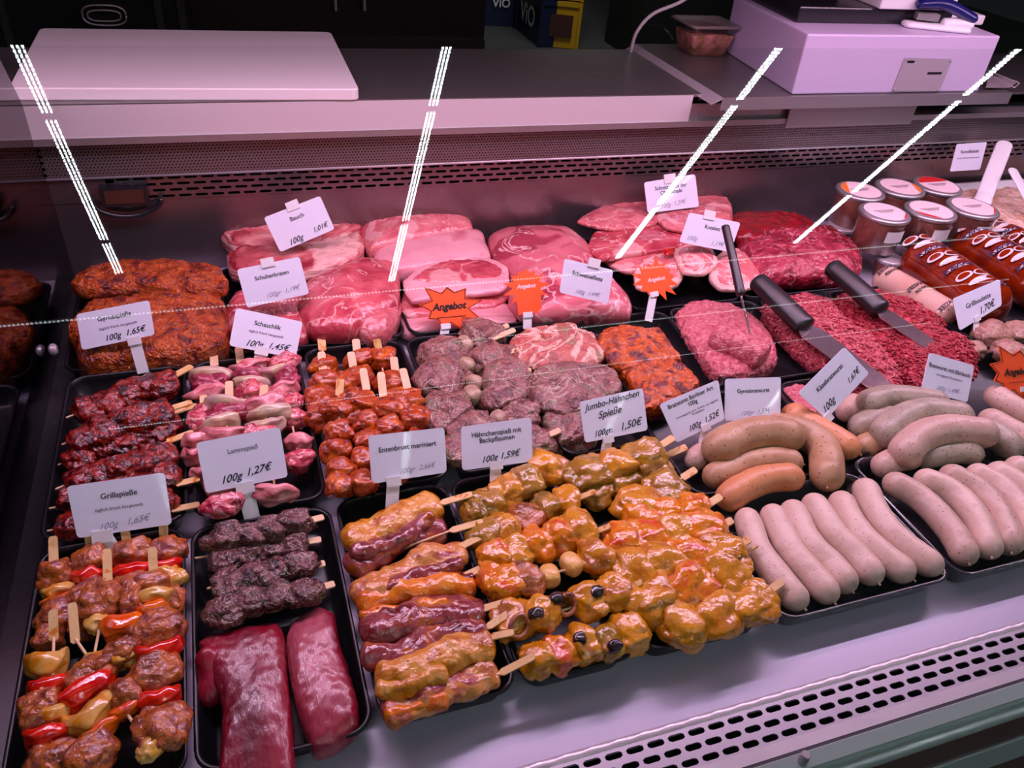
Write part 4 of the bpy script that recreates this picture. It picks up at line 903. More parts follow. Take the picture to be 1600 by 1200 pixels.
card([(306,692),(437,667),(450,745),(322,771)], (402,808,.0), 38, 'price card reading Lammspieß with shining ring reflections', [('Lammspieß',.52,.30,.36,'s'),('100g',.34,.82,.26,'h'),('1,27€',.68,.74,.32,'h')], ((383,762),(394,810),24))
card([(104,760),(257,738),(269,819),(121,841)], (172,862,.0), 38, 'large price card reading Grillspieße at the front left', [('Grillspieße',.5,.30,.38,'b'),('täglich frisch hergestellt',.48,.54,.50,'s'),('100g   1,65€',.52,.84,.54,'f')], ((160,838),(178,866),26))
card([(575,681),(694,668),(698,738),(581,756)], (615,800,.0), 38, 'price card reading Entenbrust mariniert on a long white stem', [('Entenbrust mariniert',.5,.32,.76,'b'),('100gr  2,66€',.62,.82,.48,'f')], ((615,752),(612,800),20))
card([(720,667),(830,652),(832,721),(722,735)], (776,760,.0), 38, 'price card reading Hähnchenspieß mit Backpflaumen, yellow stain on its right edge', [('Hähnchenspieß mit\nBackpflaumen',.5,.32,.70,'b'),('100g 1,59€',.56,.80,.56,'h')], ((775,727),(774,762),18))
card([(905,628),(1004,606),(1012,672),(914,692)], (942,720,.0), 38, 'handwritten price card reading Jumbo-Hähnchen Spieße', [('Jumbo-Hähnchen',.49,.16,.90,'h'),('Spieße',.44,.42,.38,'h'),('100gr.',.30,.85,.28,'h'),('1,50€',.76,.78,.36,'h')], ((950,686),(945,716),16))
card([(1030,632),(1122,593),(1132,655),(1057,692)], (1100,690,.0), 38, 'price card reading Bratwurst Berliner Art, tilted left', [('Bratwurst Berliner Art\n100g',.50,.22,.84,'b'),('(vorwiegend) zum Grillen, aus eigener\nProduktion',.55,.50,.78,'s'),('100g  1,52€',.62,.82,.60,'h')], ((1102,668),(1098,692),14))
card([(1133,592),(1220,589),(1219,652),(1132,658)], (1165,675,.0), 38, 'upright price card reading Gyrosbratwurst', [('Gyrosbratwurst',.5,.32,.58,'b'),('100gr  1,59€',.56,.84,.54,'f')], ((1168,656),(1168,668),15))
card([(1247,614),(1319,542),(1358,583),(1291,655)], (1300,675,.0), 38, 'price card reading Käsebratwurst, steeply tilted', [('Käsebratwurst',.5,.30,.56,'b'),('100g',.20,.80,.26,'h'),('1,67€',.80,.72,.28,'h')], None, (1292,654))
card([(1452,551),(1522,571),(1511,629),(1439,609)], (1470,640,.0), 38, 'price card reading Bratwurst mit Bärlauch', [('Bratwurst mit Bärlauch',.5,.30,.90,'b'),('aus eigener Produktion',.52,.50,.56,'s'),('100g  1,49€',.55,.82,.50,'f')], None, None)
card([(1488,467),(1562,436),(1565,477),(1499,517)], (1525,520,.0), 38, 'price card reading Grillboulette with a short stem, right edge', [('Grillboulette',.5,.40,.54,'b'),('1,70€',.68,.76,.36,'h')], ((1526,498),(1526,518),11))
card([(882,404),(958,422),(950,475),(874,457)], (912,470,.05), 26, 'price card reading Schweinefilets with a clip on its top edge', [('Schweinefilets',.5,.34,.62,'b'),('100g  1,49€',.56,.84,.50,'f')], None, (928,411))
card([(1006,285),(1086,272),(1092,323),(1012,333)], (1050,330,.05), 26, 'rearmost price card reading Schnitzel aus der Oberschale', [('Schnitzel aus der\nOberschale',.5,.34,.62,'b'),('100g  1,29€',.52,.82,.50,'f')], None, (1046,279))
card([(1077,332),(1157,348),(1141,394),(1061,378)], (1100,390,.045), 26, 'price card reading Kotelett behind the fork handle', [('Kotelett',.52,.34,.30,'b'),('100g',.22,.82,.20,'f'),('1,19€',.72,.82,.26,'f')], None, (1108,336))
card([(1495,225),(1542,222),(1531,265),(1484,268)], (1507,268,.09), 20, 'small price card reading Kartoffelsalat beside the white ladle', [('Kartoffelsalat',.5,.30,.60,'b'),('mit Ei, Gurke und Mayonnaise',.5,.54,.74,'s')], None, None)

# star signs
def star(cx, cy, R1, R2, npt, ref, label, txt, tw, mt_txt, border, stem, lower=None, sy=.78, rot0=0, skew=0, trot=5):
    t = math.radians(38); n = Vector((0, -math.cos(t), math.sin(t))); R0 = P(*ref); cp = Vector((0, 0, CAMH))
    def on(px, py, off=0): d = ray(px, py); q = R0+n*off; return cp + d*((q-cp).dot(n)/d.dot(n))
    rnd = random.Random(cx)
    def outl(k):
        o = []
        for i in range(npt*2):
            a = math.radians(rot0) + math.pi*i/npt - math.pi/2; rr_ = (R1*(1+.18*math.sin(i*2.6+cx)) if i % 2 == 0 else R2)*k
            o.append((cx+rr_*math.cos(a), cy+rr_*sy*math.sin(a)))
        return o
    ol = outl(1.); c = on(cx, cy)
    r = root('offer_sign', (c.x, c.y, c.z-.03), label, 'sign', 'star-shaped offer signs')
    pts = [on(*p) for p in ol]; mb = MB()
    N_ = len(pts); V = [c+n*.0006]+[p+n*.0006 for p in pts]+[c-n*.0006]+[p-n*.0006 for p in pts]; Fc = []
    for i in range(N_):
        j = (i+1) % N_; Fc += [(0, 1+j, 1+i), (N_+1, N_+2+i, N_+2+j), (1+i, 1+j, N_+2+j, N_+2+i)]
    mb.add(V, Fc)
    if lower:
        q = [on(*p) for p in lower]; mb.loft([[p+n*.0003 for p in q], [p-n*.0009 for p in q]])
    bd = mb.build('star_card', M['star'], r)
    u = (on(cx+10, cy-(trot*.17))-on(cx-10, cy+(trot*.17))).normalized(); v = n.cross(u)
    if border:
        a_, b_ = [on(*p) for p in outl(.91)], [on(*p) for p in outl(.955)]
        mb = MB(); V = [p+n*.0011 for p in a_]+[p+n*.0011 for p in b_]; mb.add(V, [(i, (i+1) % N_, N_+(i+1) % N_, N_+i) for i in range(N_)]); mb.build('outline', M['starink'], bd)
    k = MPP(c); puttext(bd, 'printed_text', txt, on(cx, cy), u, v, n, tw*k, M[mt_txt], bold=.035, shear=.25, off=.0013)
    if border: mb = MB(); mb.obox(on(cx+3, cy+15)+n*.0014, u, v, n, tw*k*.42, .0004, .0001); mb.build('underline', M['starink'], bd)
    (sx, sy_), (fx, fy), wpx = stem; a = on(sx, sy_, -.001); b = on(fx, fy, -.001); tt = (b-a).normalized(); e = tt.cross(n).normalized(); kk = MPP(a)*wpx/2
    mb = MB(); mb.obox((a+b)/2, e, tt, n, kk, (b-a).length/2, .0006); mb.build('stem', M['clip'], r)
    mb = MB(); mb.obox(a+n*.002, u, v, n, kk*1.1, kk*.6, .0014); mb.build('clip', M['clip'], r)
star(702, 480, 49, 31, 9, (698,520,.0), 'large orange star sign reading Angebot with black outline, centre of the counter', 'Angebot', 56, 'starink', True, ((696,510),(694,524),14), sy=.80, rot0=-5)
star(822, 448, 32, 21, 13, (825,510,.0), 'small orange star sign with lettering paled by gloss, above a square orange card', 'Angebot', 32, 'starwhite', False, ((824,492),(824,514),14), lower=[(806,452),(844,448),(847,488),(810,492)], sy=1.05)
star(1025, 437, 34, 23, 14, (1020,500,.0), 'small orange star sign with lettering paled by gloss, in front of the chops', 'Angebot', 32, 'starwhite', False, ((1021,460),(1013,502),13), sy=.95, trot=10)
star(1588, 582, 46, 30, 9, (1588,640,.0), 'large orange star sign cut by the right edge of the picture', 'Angebot', 54, 'starink', True, ((1598,608),(1598,630),13), sy=.95, rot0=8)

# ------------------------------------------------------------------ knives and fork
def utensil(name, label, hpts, hr, bpts, bw, z0, z1, zb, cat='knife'):
    a, b = P(*hpts[0], z0), P(*hpts[1], z1); r = root(name, (b.x, b.y, b.z-.01), label, cat, 'utensils in the mince')
    V, Fc = tubemesh([a, a.lerp(b, .5)+Vector((0, 0, .001)), b], hr*MPP(a), hr*MPP(a)*.85, n=20, seg=20, endk=.9, taper=lambda t: .94+.12*t); mesh('handle', V, Fc, M['knife'], r)
    if bw:
        e = P(*bpts, zb); t, sd, up = axes(e-b); k = MPP(b)*bw
        rings = []
        for f, ww in ((-.05, .55), (0, .8), (.06, 1), (.8, 1.0), (.95, .8), (1, .5)):
            c = b.lerp(e, f); rings.append([c+sd*k*ww+up*.0008, c-sd*k*ww+up*.0002, c-sd*k*ww-up*.0004, c+sd*k*ww-up*.0008])
        mb = MB(); mb.loft(rings); mb.build('blade', M['blade'], r)
    else:
        e = P(*bpts, zb); V, Fc = tubemesh([b, e], .0017, n=6, seg=8); mesh('prong', V, Fc, M['blade'], r)
utensil('mince_knife', 'black-handled knife lying in the lighter pink mince', ((1180,436),(1262,515)), 18, (1388,612), 24, .058, .030, .018)
utensil('mince_knife', 'black-handled knife lying in the darker red mince', ((1296,414),(1380,488)), 17, (1462,545), 18, .060, .034, .020)
utensil('meat_fork', 'slim black-handled fork standing in the moulded mince', ((1133,352),(1158,462)), 7, (1172,524), 0, .135, .07, .022, 'fork')

# ------------------------------------------------------------------ jars
def jar(px, py, R, d, style, zt=.088):
    c = P(px, py, zt); k = MPP(c); r_ = R*k*1.02; H = .072
    r = root('glass_jar', (c.x, c.y, zt-H), 'lidded glass jar of brown spread, '+d, 'jar', 'glass jars of spread')
    lathe = lambda prof: [[Vector((c.x+q*math.cos(a), c.y+q*math.sin(a), z)) for a in [2*math.pi*i/32 for i in range(32)]] for q, z in prof]
    mb = MB(); mb.loft(lathe([(r_*.80, zt-H), (r_*.86, zt-H+.002), (r_*.93, zt-.014), (r_*.93, zt-.008)])); mb.build('jar_body', M['pate'], r, True)
    mb = MB(); mb.loft(lathe([(r_*.82, zt-H-.0005), (r_*.90, zt-H+.001), (r_*.97, zt-.014), (r_*1.0, zt-.010), (r_*.97, zt-.0075)]), cap1=False); mb.build('glass_wall', M['glass'], r, True)
    mb = MB(); mb.loft(lathe([(r_*.98, zt-.008), (r_*1.02, zt-.006), (r_*1.02, zt-.002), (r_*.97, zt), (r_*.85, zt+.0002)])); ld = mb.build('lid', M['glassjar'] if 0 else M['steeldull'], r, True)
    mb = MB(); mb.loft(lathe([(r_*.84, zt+.0006), (r_*.84, zt+.0010)])); lb = mb.build('lid_label', M['lidlabel'], ld, False)
    a0 = {0: (100, 200), 1: (-60, 20), 2: (20, 160), 3: (-70, -20), 4: (180, 260), 5: (-70, -20)}[style]
    mm = M['orangep'] if style in (0, 1) else M['red']
    seg = [Vector((c.x+r_*.83*math.cos(math.radians(a)), c.y+r_*.83*math.sin(math.radians(a)), zt+.0013)) for a in [a0[0]+(a0[1]-a0[0])*i/12 for i in range(13)]]
    mesh('printed_band', seg, [tuple(range(13))], mm, lb, False, org=None) if False else mesh('printed_band', seg, [tuple(range(13))], mm, ld, False)
    for q in range(3):
        o = Vector((c.x, c.y+.004-.004*q, zt+.0014)); mb = MB(); mb.obox(o, Vector((1, 0, 0)), Vector((0, 1, 0)), Vector((0, 0, 1)), r_*(.5-.1*q), .0005, .0001); mb.build('printed_line', M['ink'], ld)
    if style >= 3:
        b = Vector((c.x, c.y-r_*.95, zt-.030)); V = []
        for i in range(9):
            a = math.radians(-115+50*i/8); 
            for z in (zt-.042, zt-.020): V.append((c.x+r_*1.0*math.cos(a), c.y+r_*1.0*math.sin(a), z))
        mesh('side_label', V, [(2*i, 2*i+2, 2*i+3, 2*i+1) for i in range(8)], M['white'], r, True)
jar(1345,297,36,'rear left of six, orange and violet lid',0)
jar(1407,292,36,'rear middle of six, orange-edged lid',1)
jar(1466,289,36,'rear right of six, red-topped lid',2)
jar(1383,331,38,'front left of six, white square side label',3)
jar(1455,328,38,'front middle of six, red stripe on its lid',4)
jar(1521,323,38,'front right of six, beside the salad',5)
for (px, py, d) in ((1315,352,'lower layer, left, its metal rim showing'), (1392,402,'lower layer, pale rim by the roll')):
    c = P(px, py, .02 if d[13] == 'l' else .01); r_ = .026; q = root('glass_jar', (c.x, c.y, -.03), 'lidded glass jar of brown spread, '+d, 'jar', 'glass jars of spread')
    zz = c.z; mb = MB(); mb.loft([[Vector((c.x+r*math.cos(a), c.y+r*math.sin(a), z)) for a in [2*math.pi*i/28 for i in range(28)]] for r, z in ((r_*.8, -.03), (r_*.95, zz-.01), (r_*.95, zz-.008))]); mb.build('jar_body', M['pate'], q, True)
    mb = MB(); mb.loft([[Vector((c.x+r*math.cos(a), c.y+r*math.sin(a), z)) for a in [2*math.pi*i/28 for i in range(28)]] for r, z in ((r_, zz-.008), (r_*1.03, zz-.006), (r_*1.03, zz-.001), (r_*.95, zz))]); mb.build('lid', M['steel'], q, True)

# ------------------------------------------------------------------ wrapped rolls
def roll(pts, R, z, mt, label, texts, bandmat=None):
    q = [P(x, y, z) for x, y in pts]; k = MPP(q[0]); rad = R*k
    V, Fc = tubemesh(q, rad, rad*.95, nx(), .0006, 30, n=40, seg=40, endk=1.3); o = mesh('wrapped_roll', V, Fc, M[mt]); tag(o, label, 'wrapped roll', 'wrapped rolls in clear casing')
    t, sd, up = axes(q[-1]-q[0])
    lift = [1.012]
    for (f, dang, word, m2, wfrac, kind) in texts:
        if m2 == 'casingwhite' and wfrac == .62: lift[0] = 1.012
        c = q[0].lerp(q[-1], f); tv, tf = textmesh(word, .02, 0) if kind == 't' else (None, None)
        if kind == 't':
            xs = [p.x for p in tv]; ys = [p.y for p in tv]; W = max(xs)-min(xs); sc = rad*wfrac/W; mx, my = (max(xs)+min(xs))/2, (max(ys)+min(ys))/2; out = []
            for p in tv:
                ang = math.radians(dang) + (p.x-mx)*sc/rad; l = (p.y-my)*sc; out.append(c - t*l*1.0 + (sd*math.sin(ang)*rad + up*math.cos(ang)*rad*.95)*1.04)
            mesh('printed_text', out, tf, M[m2], o, False)
        else:   # printed patch wrapped round the roll: ellipse-shaped mark
            lift[0] += .002; V = [c + (sd*math.sin(math.radians(dang))*rad + up*math.cos(math.radians(dang))*rad*.95)*lift[0]]; n_ = 20
            for i in range(n_):
                a = 2*math.pi*i/n_; ang = math.radians(dang)+math.cos(a)*wfrac; l = math.sin(a)*rad*.42*kind
                V.append(c + t*l + (sd*math.sin(ang)*rad + up*math.cos(ang)*rad*.95)*lift[0])
            mesh('printed_mark', V, [(0, 1+i, 1+(i+1) % n_) for i in range(n_)], M[m2], o, False)
roll([(1370,430),(1415,455),(1490,500)], 24, .004, 'casingcream', 'cream roll printed HÜHNERFRIKASSEE in front of the brown rolls', [(.10,10,'FRIKASSEE',  'ink', 1.7,'t'),(.17,10,'HÜHNER','ink',1.3,'t'),(.50,10,'FRIKASSEE','ink',1.7,'t'),(.57,10,'HÜHNER','ink',1.3,'t'),(.90,10,'FRIKASSEE','ink',1.7,'t'),(.96,10,'HÜHNER','ink',1.3,'t'),(.24,-40,'','orangep',.35,.5),(.64,-40,'','orangep',.35,.5)])
def soup(pts, R, z, label, fs):
    tx = []
    for f in fs: tx += [(f-.05, 10, '', 'casingwhite', .62, .34), (f+.05, 8, '', 'casingwhite', .80, .22), (f-.13, -8, '', 'casingwhite', .40, .5), (f-.135, -8, '', 'casing', .30, .36), (f-.15, 34, '', 'casingwhite', .34, .42), (f-.155, 34, '', 'casing', .24, .28), (f+.05, 8, 'SOLJANKA', 'inkblue', 1.75, 't'), (f+.0, -38, '', 'red', .14, .35), (f-.04, 30, '', 'starwhite', .16, .2)]
    roll(pts, R, z, 'casing', label, tx)
soup([(1422,398),(1470,428),(1560,492)], 39, .012, 'brown roll printed SOLJANKA, the left one behind the cream roll', (.20,.50,.82))
soup([(1492,375),(1550,405),(1640,460)], 37, .018, 'brown roll printed SOLJANKA, the middle one', (.15,.45,.72))
soup([(1548,370),(1600,392),(1680,440)], 30, .016, 'brown roll printed SOLJANKA, farthest right', (.15,.45))

# ------------------------------------------------------------------ salad tub with ladles
c = P(1560, 330, .03)
x0, x1, y0, y1 = c.x-.16, c.x+.35, .93, 1.255
tb = root('salad_tub', (c.x, 1.1, -.03), 'white square tub heaped with creamy salad behind the jars', 'food tub')
rings = [rr(x0+.02, x1-.02, 1.03+.02, y1-.02, .02, -.028), rr(x0+.005, x1-.005, 1.035, y1-.005, .02, .045), rr(x0, x1, 1.03, y1, .02, .046), rr(x0, x1, 1.03, y1, .02, .049), rr(x0+.008, x1-.008, 1.038, y1-.008, .02, .049), rr(x0+.03, x1-.03, 1.06, y1-.03, .02, -.01)]
rx0 = P(1432, 285, .05).x
rings = [[(max(x, 1.36) if False else x, y, z) for x, y, z in R] for R in rings]
mb = MB(); mb.loft(rings); mb.build('tub', M['white'], tb, True)
V, Fc = slabmesh([Vector((x0+.02, 1.05, 0)), Vector((x1-.03, 1.05, 0)), Vector((x1-.03, y1-.03, 0)), Vector((x0+.02, y1-.03, 0))], .0, .05, 55, .008, 40, px=False, ex=4, amp2=.003, fr2=120); mesh('salad', V, Fc, M['salad'], tb)
def ladle(a, b, za, zb, wpx, d):
    A, B = P(*a, za), P(*b, zb); r = root('salad_spoon', (B.x, B.y, B.z), 'white plastic salad spoon handle, '+d, 'spoon', 'white salad spoons')
    V, Fc = tubemesh([A, A.lerp(B, .5), B], wpx*MPP(A), .003, n=20, seg=16, endk=1.6, sq=.8); mesh('handle', V, Fc, M['white'], r)
    V, Fc = blobmesh(B, axes(B-A), (.03, .018, .006), 3, .0, 1, 1, 3, 0); mesh('bowl', V, Fc, M['white'], r)
ladle((1572,220),(1535,315),.15,.055,12,'broad, standing upright')
ladle((1580,262),(1625,345),.12,.055,9,'narrower, leaning right')

# ------------------------------------------------------------------ worktop items
q = [P(18,157,.2548), P(562,157,.2548), P(517,50,.272), P(62,44,.272)]
def inset(z, d):
    c = sum(q, Vector())/4; o = []
    R = .012
    for i in range(4):
        p = q[i].lerp(c, d); a = (q[i-1]-q[i]).normalized(); b = (q[(i+1) % 4]-q[i]).normalized()
        for k in range(5):
            f = k/4; s_ = p + a*R*(1-f)**2 + b*R*f**2; o.append(Vector((s_.x, s_.y, z)))
    return o
mb = MB(); mb.loft([inset(.2550, .004), inset(.2565, .0), inset(.2705, .0), inset(.2722, .006)])
tag(mb.build('chopping_board', M['board'], None, False), 'thick white plastic chopping board on the steel worktop', 'chopping board')
# scale stand plate
pl = root('scale_stand', P(1350, 130, .2445), 'raised stainless steel stand plate under the scale', 'stand')
a, b = P(1124,149,.262), P(1588,147,.262)
mb = MB(); mb.box(a.x, b.x, 1.205, 1.56, .259, .262); mb.build('plate', M['shelf'], pl)
mb = MB(); mb.box(a.x, b.x, 1.203, 1.2055, .240, .262); mb.build('front_lip', M['steeldull'], pl)
mb = MB(); mb.loft([[Vector((a.x, y, .262)), Vector((a.x-.022, y, .2445+.006)), Vector((a.x-.020, y, .2435+.006)), Vector((a.x+.002, y, .259))] for y in (1.205, 1.56)]); mb.build('side_lip', M['steel'], pl)
# scale
sc = root('counter_scale', P(1380, 120, .262), 'lilac-white enamel counter scale with grey type plate', 'scale')
f0, f1 = P(1237,148,.2625), P(1528,143,.2625); ang = math.atan2(f1.y-f0.y, f1.x-f0.x); W = (f1-f0).length
D = .30; dirx = Vector((math.cos(ang), math.sin(ang), 0)); diry = P(1132,80,.2625) - f0; diry.z = 0; diry.normalize()
def onf(px, py):      # point on the scale's front face
    n = Vector((dirx.y, -dirx.x, 0)); cp = Vector((0, 0, CAMH)); d = ray(px, py); return cp + d*((f0-cp).dot(n)/d.dot(n))
HT = (onf(1264,48).z+onf(1562,61).z)/2 - .2625
tl, tr_ = onf(1264,48), onf(1562,61)
rings = []
for z_, k in ((0, 0), (1, 1)):
    pass
fb = [f0, f1]; 
V = [f0, f1, f1+diry*D, f0+diry*D, tl, tr_, tr_+diry*D, tl+diry*D]
V = [Vector(p) for p in V]
for i in range(4, 8): V[i].z = .2625+HT
import bmesh
def bevelbox(V, name, m, parent, w_=.003):
    b = bmesh.new(); vs = [b.verts.new(p) for p in V]
    for f in ((0,3,2,1), (4,5,6,7), (0,1,5,4), (1,2,6,5), (2,3,7,6), (3,0,4,7)): b.faces.new([vs[i] for i in f])
    bmesh.ops.bevel(b, geom=list(b.edges), offset=w_, segments=2, affect='EDGES', profile=.5)
    b.verts.index_update(); VV = [v.co.copy() for v in b.verts]; FF = [tuple(v.index for v in f.verts) for f in b.faces]; b.free()
    return mesh(name, VV, FF, m, parent, False)
bevelbox(V, 'housing', M['scale'], sc)
nrm = Vector((dirx.y, -dirx.x, 0)); zup = Vector((0, 0, 1))
pq = [onf(1413,90)+nrm*.0008, onf(1487,92)+nrm*.0008, onf(1467,142)+nrm*.0008, onf(1393,142)+nrm*.0008]
mb = MB(); mb.loft([pq, [p+nrm*.001 for p in pq]]); tp = mb.build('type_plate', M['grey'], sc)
for (x, y) in ((1416,93), (1484,95), (1396,139), (1465,139)):
    c = onf(x, y)+nrm*.0018; mb = MB(); mb.cyl(c, c+nrm*.0015, .0022, n=10); mb.build('screw', M['steel'], tp)
for (x0_, y0_, x1_) in ((1417,96,1428), (1448,114,1470)):
    a1, a2 = onf(x0_, y0_)+nrm*.0021, onf(x1_, y0_)+nrm*.0021; mb = MB(); mb.obox((a1+a2)/2, dirx, zup, nrm, (a2-a1).length/2, .0022, .0001); mb.build('printed_line', M['blackpl'], tp)
zt = .2625+HT
# weighing platform + display on top
mb = MB(); c = (tl+tr_)/2 + diry*.17; c.z = zt
Vb = [c-dirx*.20-diry*.09, c+dirx*.16-diry*.09, c+dirx*.16+diry*.12, c-dirx*.20+diry*.12]; Vb = [p.copy() for p in Vb]+[p+Vector((0, 0, .028)) for p in Vb]
bevelbox(Vb, 'platform', M['blackpl'], sc)
Vc = [c-dirx*.03-diry*.10, c+dirx*.15-diry*.10, c+dirx*.15+diry*.04, c-dirx*.03+diry*.04]; Vc = [p+Vector((0, 0, .028)) for p in Vc]+[p+Vector((0, 0, .050)) for p in Vc]
bevelbox(Vc, 'pan_support', M['white'], sc)
# stapler
s0 = P(1408,40,zt+.001); s1 = P(1514,51,zt+.001)
st = root('stapler', (s0+s1)/2, 'blue and white stapler lying on top of the scale', 'stapler')
t, sd, up = axes(s1-s0); L = (s1-s0).length
V, Fc = tubemesh([s0+up*.004, s0+t*L*.5+up*.004, s1+up*.004], .019, .006, n=20, seg=16, endk=1.2, sq=.8); mesh('base', V, Fc, M['white'], st)
V, Fc = tubemesh([s0+t*L*.55+up*.010, s0+t*L*.8+up*.014, s1+t*.002+up*.014], .012, .010, n=20, seg=16, endk=1.); mesh('hinge_block', V, Fc, M['white'], st)
V, Fc = tubemesh([s0+t*L*.10+up*.040, s0+t*L*.5+up*.044, s1+t*.004+up*.022], .016, .010, n=20, seg=16, endk=1.2, taper=lambda q: 1.1-.3*abs(q-.4)); mesh('arm', V, Fc, M['blue'], st)
mb = MB(); mb.obox(s0+t*L*.32+up*.020, t, sd, up, L*.16, .008, .006); mb.build('magazine', M['steeldull'], st)
# printout pad behind the stapler
c = P(1508, 10, zt+.03); Vd = [c-dirx*.05-diry*.02, c+dirx*.045-diry*.02, c+dirx*.045+diry*.05, c-dirx*.05+diry*.05]; Vd = [p-Vector((0, 0, .03)) for p in Vd]+[p-Vector((0, 0, .012)) for p in Vd]
kp = root('keypad', c-Vector((0, 0, .03)), 'pink-lit keypad unit behind the stapler', 'keypad'); bevelbox(Vd, 'body', M['white'], kp)
for i in range(5):
    for j in range(3):
        o_ = c-Vector((0, 0, .0115))+dirx*(-.03+i*.013)+diry*(-.01+j*.014); mb = MB(); mb.obox(o_, dirx, diry, zup, .0045, .0045, .0008); mb.build('key', M['grey'], kp)
# clear container with noodle salad
c = P(1108, 88, .2625); bx = root('food_container', c, 'clear lidded container of mixed salad beside the scale', 'container')
def rq(hw, hd, z, r_=.008): return [Vector((c.x, c.y+.035, 0))+Vector(p) for p in rr(-hw*1.15, hw*1.15, -hd*1.1, hd*1.1, r_, z)]
mb = MB(); mb.loft([rq(.034, .030, .263), rq(.042, .037, .300), rq(.042, .037, .302)]); mb.build('salad', M['noodles'], bx, True)
mb = MB(); mb.loft([rq(.0355, .0315, .2626), rq(.046, .041, .318)], cap1=False); mb.build('tub', M['glass'], bx, True)
mb = MB(); mb.loft([rq(.049, .044, .317), rq(.051, .046, .318), rq(.051, .046, .321), rq(.047, .042, .3225), rq(.044, .039, .319)], cap0=False); mb.build('lid', M['box'], bx, True)
# cables
V, Fc = tubemesh([P(985,82,.2545), PY(995,50,1.50), PY(1020,22,1.49), PY(1065,2,1.48), PY(1110,-30,1.47)], .0035, n=60, seg=10); top('power_cable', V, Fc, M['cable'], 'light grey cable curving up from the worktop behind the container', 'cable')
V, Fc = tubemesh([P(1003,58,.2545)+Vector((0,0,.03)), PY(1035,42,1.50), PY(1052,62,1.49)], .002, n=40, seg=8); top('thin_cable', V, Fc, M['blackpl'], 'thin black cable beside the clear container', 'cable')
# wire document holder right of the scale
wr = root('wire_rack', P(1560, 130, .262), 'small wire rack at the right of the scale', 'rack')
for a, b in (((1542,110),(1593,130)), ((1542,116),(1585,137)), ((1593,130),(1585,137))):
    V, Fc = tubemesh([P(*a, .285), P(*b, .285)], .0012, n=4, seg=8); mesh('wire', V, Fc, M['steel'], wr)
a, b, c_, d_ = P(1540,137,.268), P(1578,137,.268), P(1590,128,.268), P(1545,118,.268)
mb = MB(); mb.loft([[a, b, c_, d_], [p+Vector((0, 0, .002)) for p in (a, b, c_, d_)]]); mb.build('tray', M['steel'], wr)
# round bucket edge at far left
c = P(8, 105, .2545); bk = root('plastic_bowl', Vector((-.40, 1.40, .2545)), 'translucent round bowl at the left end of the worktop', 'bowl')
cc = Vector((-.385, 1.36, 0)); mb = MB(); mb.loft([[Vector((cc.x+r*math.cos(a), cc.y+r*math.sin(a), z)) for a in [2*math.pi*i/32 for i in range(32)]] for r, z in ((.05, .2548), (.068, .30), (.072, .302), (.066, .301), (.048, .258))]); mb.build('shell', M['white'], bk, True)

# ------------------------------------------------------------------ back of the shop
YR = 6.6
def wbox(name, pxl, pxr, pyt, pyb, Y, depth, m, label, cat, parts=None):
    a = PY(pxl, pyb, Y); b = PY(pxr, pyt, Y)
    r = root(name, ((a.x+b.x)/2, Y, -.95), label, cat)
    MB().box(a.x, b.x, Y, Y+depth, a.z, b.z).build('body', m, r); return r, a, b
fr = root('glass_door_cooler', (PY(150,60,2.6).x, 2.6, -.95), 'dark door cabinet with an oval pull behind the board', 'cabinet')
a, b = PY(-30,60,2.6), PY(303,60,2.6); MB().box(a.x, b.x, 2.6, 3.0, -.95, 1.2).build('body', M['cabinet'], fr)
c = PY(163,24,2.585); 
def oval(rx, rz, tk, name, m, par, y):
    pts = []
    for i in range(41):
        a_ = 2*math.pi*i/40; pts.append(Vector((c.x+math.copysign(abs(math.cos(a_))**.7, math.cos(a_))*rx, y, c.z+math.copysign(abs(math.sin(a_))**.7, math.sin(a_))*rz)))
    V, Fc = tubemesh(pts, tk, n=80, seg=8, endk=.1); return mesh(name, V, Fc, m, par)
hd = oval(.055, .026, .0035, 'pull_ring', M['steeldull'], fr, 2.585); oval(.042, .014, .003, 'inner_ring', M['steeldull'], fr, 2.58)
for x in (15, 255, 290):
    p_ = PY(x, 60, 2.59); MB().box(p_.x-.01, p_.x+.01, 2.588, 2.6, -.95, 1.2).build('door_trim', flat('trim_dark', (.03, .03, .028), .3), fr)
db = root('drawer_cabinet', (PY(530,60,2.9).x, 2.9, -.95), 'very dark brown cabinet front with small upright pulls', 'cabinet')
a, b = PY(305,60,2.9), PY(756,60,2.9); MB().box(a.x, b.x, 2.9, 3.4, -.95, 1.2).build('body', M['cabred'], db)
for x in (524, 569):
    p_ = PY(x, 6, 2.88); MB().box(p_.x-.004, p_.x+.004, 2.87, 2.9, p_.z-.02, p_.z+.06).build('pull', M['steeldull'], db)
p0 = PY(640, 70, 2.89); MB().box(PY(305,60,2.9).x, b.x, 2.885, 2.9, p0.z-.10, p0.z+.02).build('plinth', flat('plinth_dark', (.02, .017, .017), .4), db)
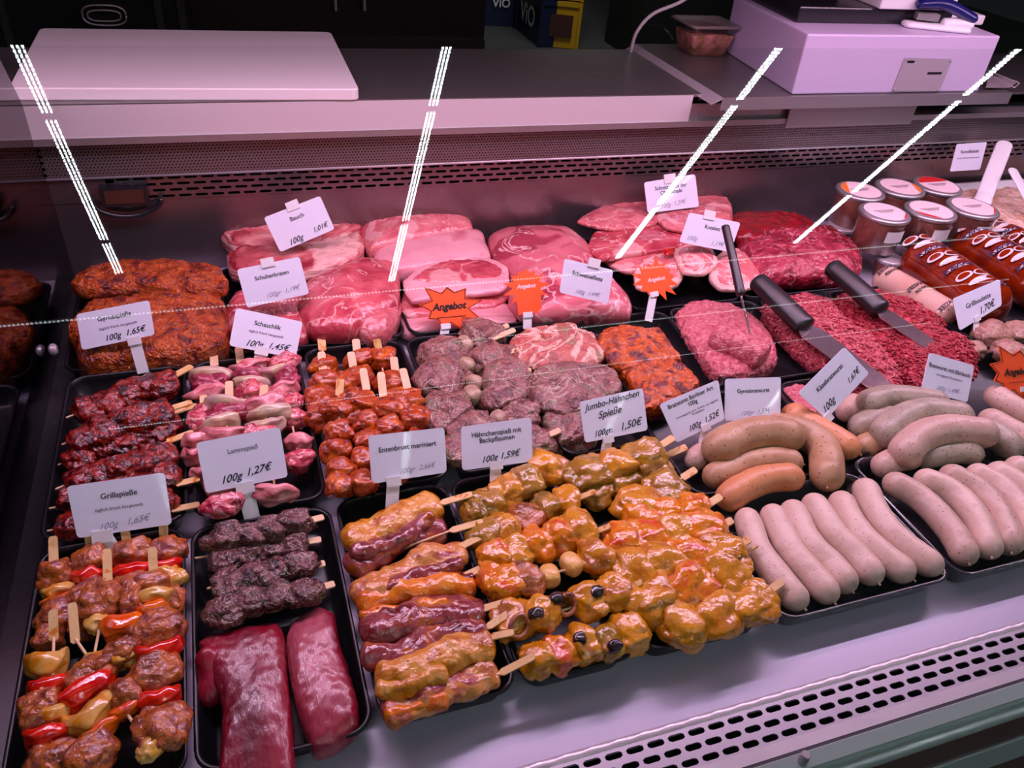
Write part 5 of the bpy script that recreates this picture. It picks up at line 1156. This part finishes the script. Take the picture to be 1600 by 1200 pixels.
def crate(name, corners_px, Yd, m, label, word=None, wm=None, wpx=None):
    (lx, ly), (rx, ry), (tx, ty) = corners_px
    a = P(lx, ly, -.95); b = P(rx, ry, -.95); t = (b-a); L = t.length; t.normalize(); bk_ = Vector((-t.y, t.x, 0))
    r = root(name, (a.x, a.y, -.95), label, 'crate', 'drink crates behind the counter'); H = 1.1
    mb = MB()
    for lv in range(3):
        z0 = -.95+lv*.36
        mb.loft([[a+Vector((0, 0, z0+.95+dz)) + t*(L if k in (1, 2) else 0) + bk_*(.2 if k in (2, 3) else 0) for k in range(4)] for dz in (.004, .345)])
        for q in (0, 1):
            c1 = a + t*(q*L) + Vector((0, 0, z0+.95)); 
            mb.loft([[c1 + t*(sx_*.012) + bk_*(sy_*.012-.004) + Vector((0, 0, dz)) for sx_, sy_ in ((-1, -1), (1, -1), (1, 1), (-1, 1))] for dz in (0, .35)])
        mb.loft([[a+Vector((0, 0, z0+.95+dz)) + t*((L+.01) if k in (1, 2) else -.01) + bk_*(.31 if k in (2, 3) else -.012) for k in range(4)] for dz in (.315, .352)])
    mb.build('shell', M[m], r)
    nn = -bk_
    if word:
        for lv in (0, 1):
            puttext(r, 'printed_text', word, a+t*L*.5+Vector((0, 0, .19+.36*lv))+nn*.014, t, Vector((0, 0, 1)), nn, L*.6, M['white'], bold=.02, off=.002)
    return r, a, b, t, nn
crate('drink_crate', ((757,40),(803,42),(0,0)), 0, 'crateblue', 'dark blue crate stack at the back, left one, white letters ViO', 'ViO')
crate('drink_crate', ((806,45),(842,74),(0,0)), 0, 'crateblue', 'dark blue crate stack at the back, right one, white letters ViO', 'ViO')
r, a, b, t, nn = crate('drink_crate', ((844,72),(900,78),(0,0)), 0, 'yellow', 'bright yellow crate stack at the back')
for lv in range(3):
    c = a+t*(b-a).length*.5+Vector((0, 0, .17+.36*lv))+nn*.014; mb = MB(); mb.obox(c, t, Vector((0, 0, 1)), nn, (b-a).length*.32, .085, .003); mb.build('label_panel', M['brown'], r)
MBX = root('waste_bin', P(960, 78, -.95), 'dark bin shape behind the worktop, right of the yellow crate', 'bin'); a = P(975,85,-.95); MB().box(a.x, a.x+1.6, a.y-.2, a.y+.4, -.95, .6).build('body', M['wallm'], MBX)
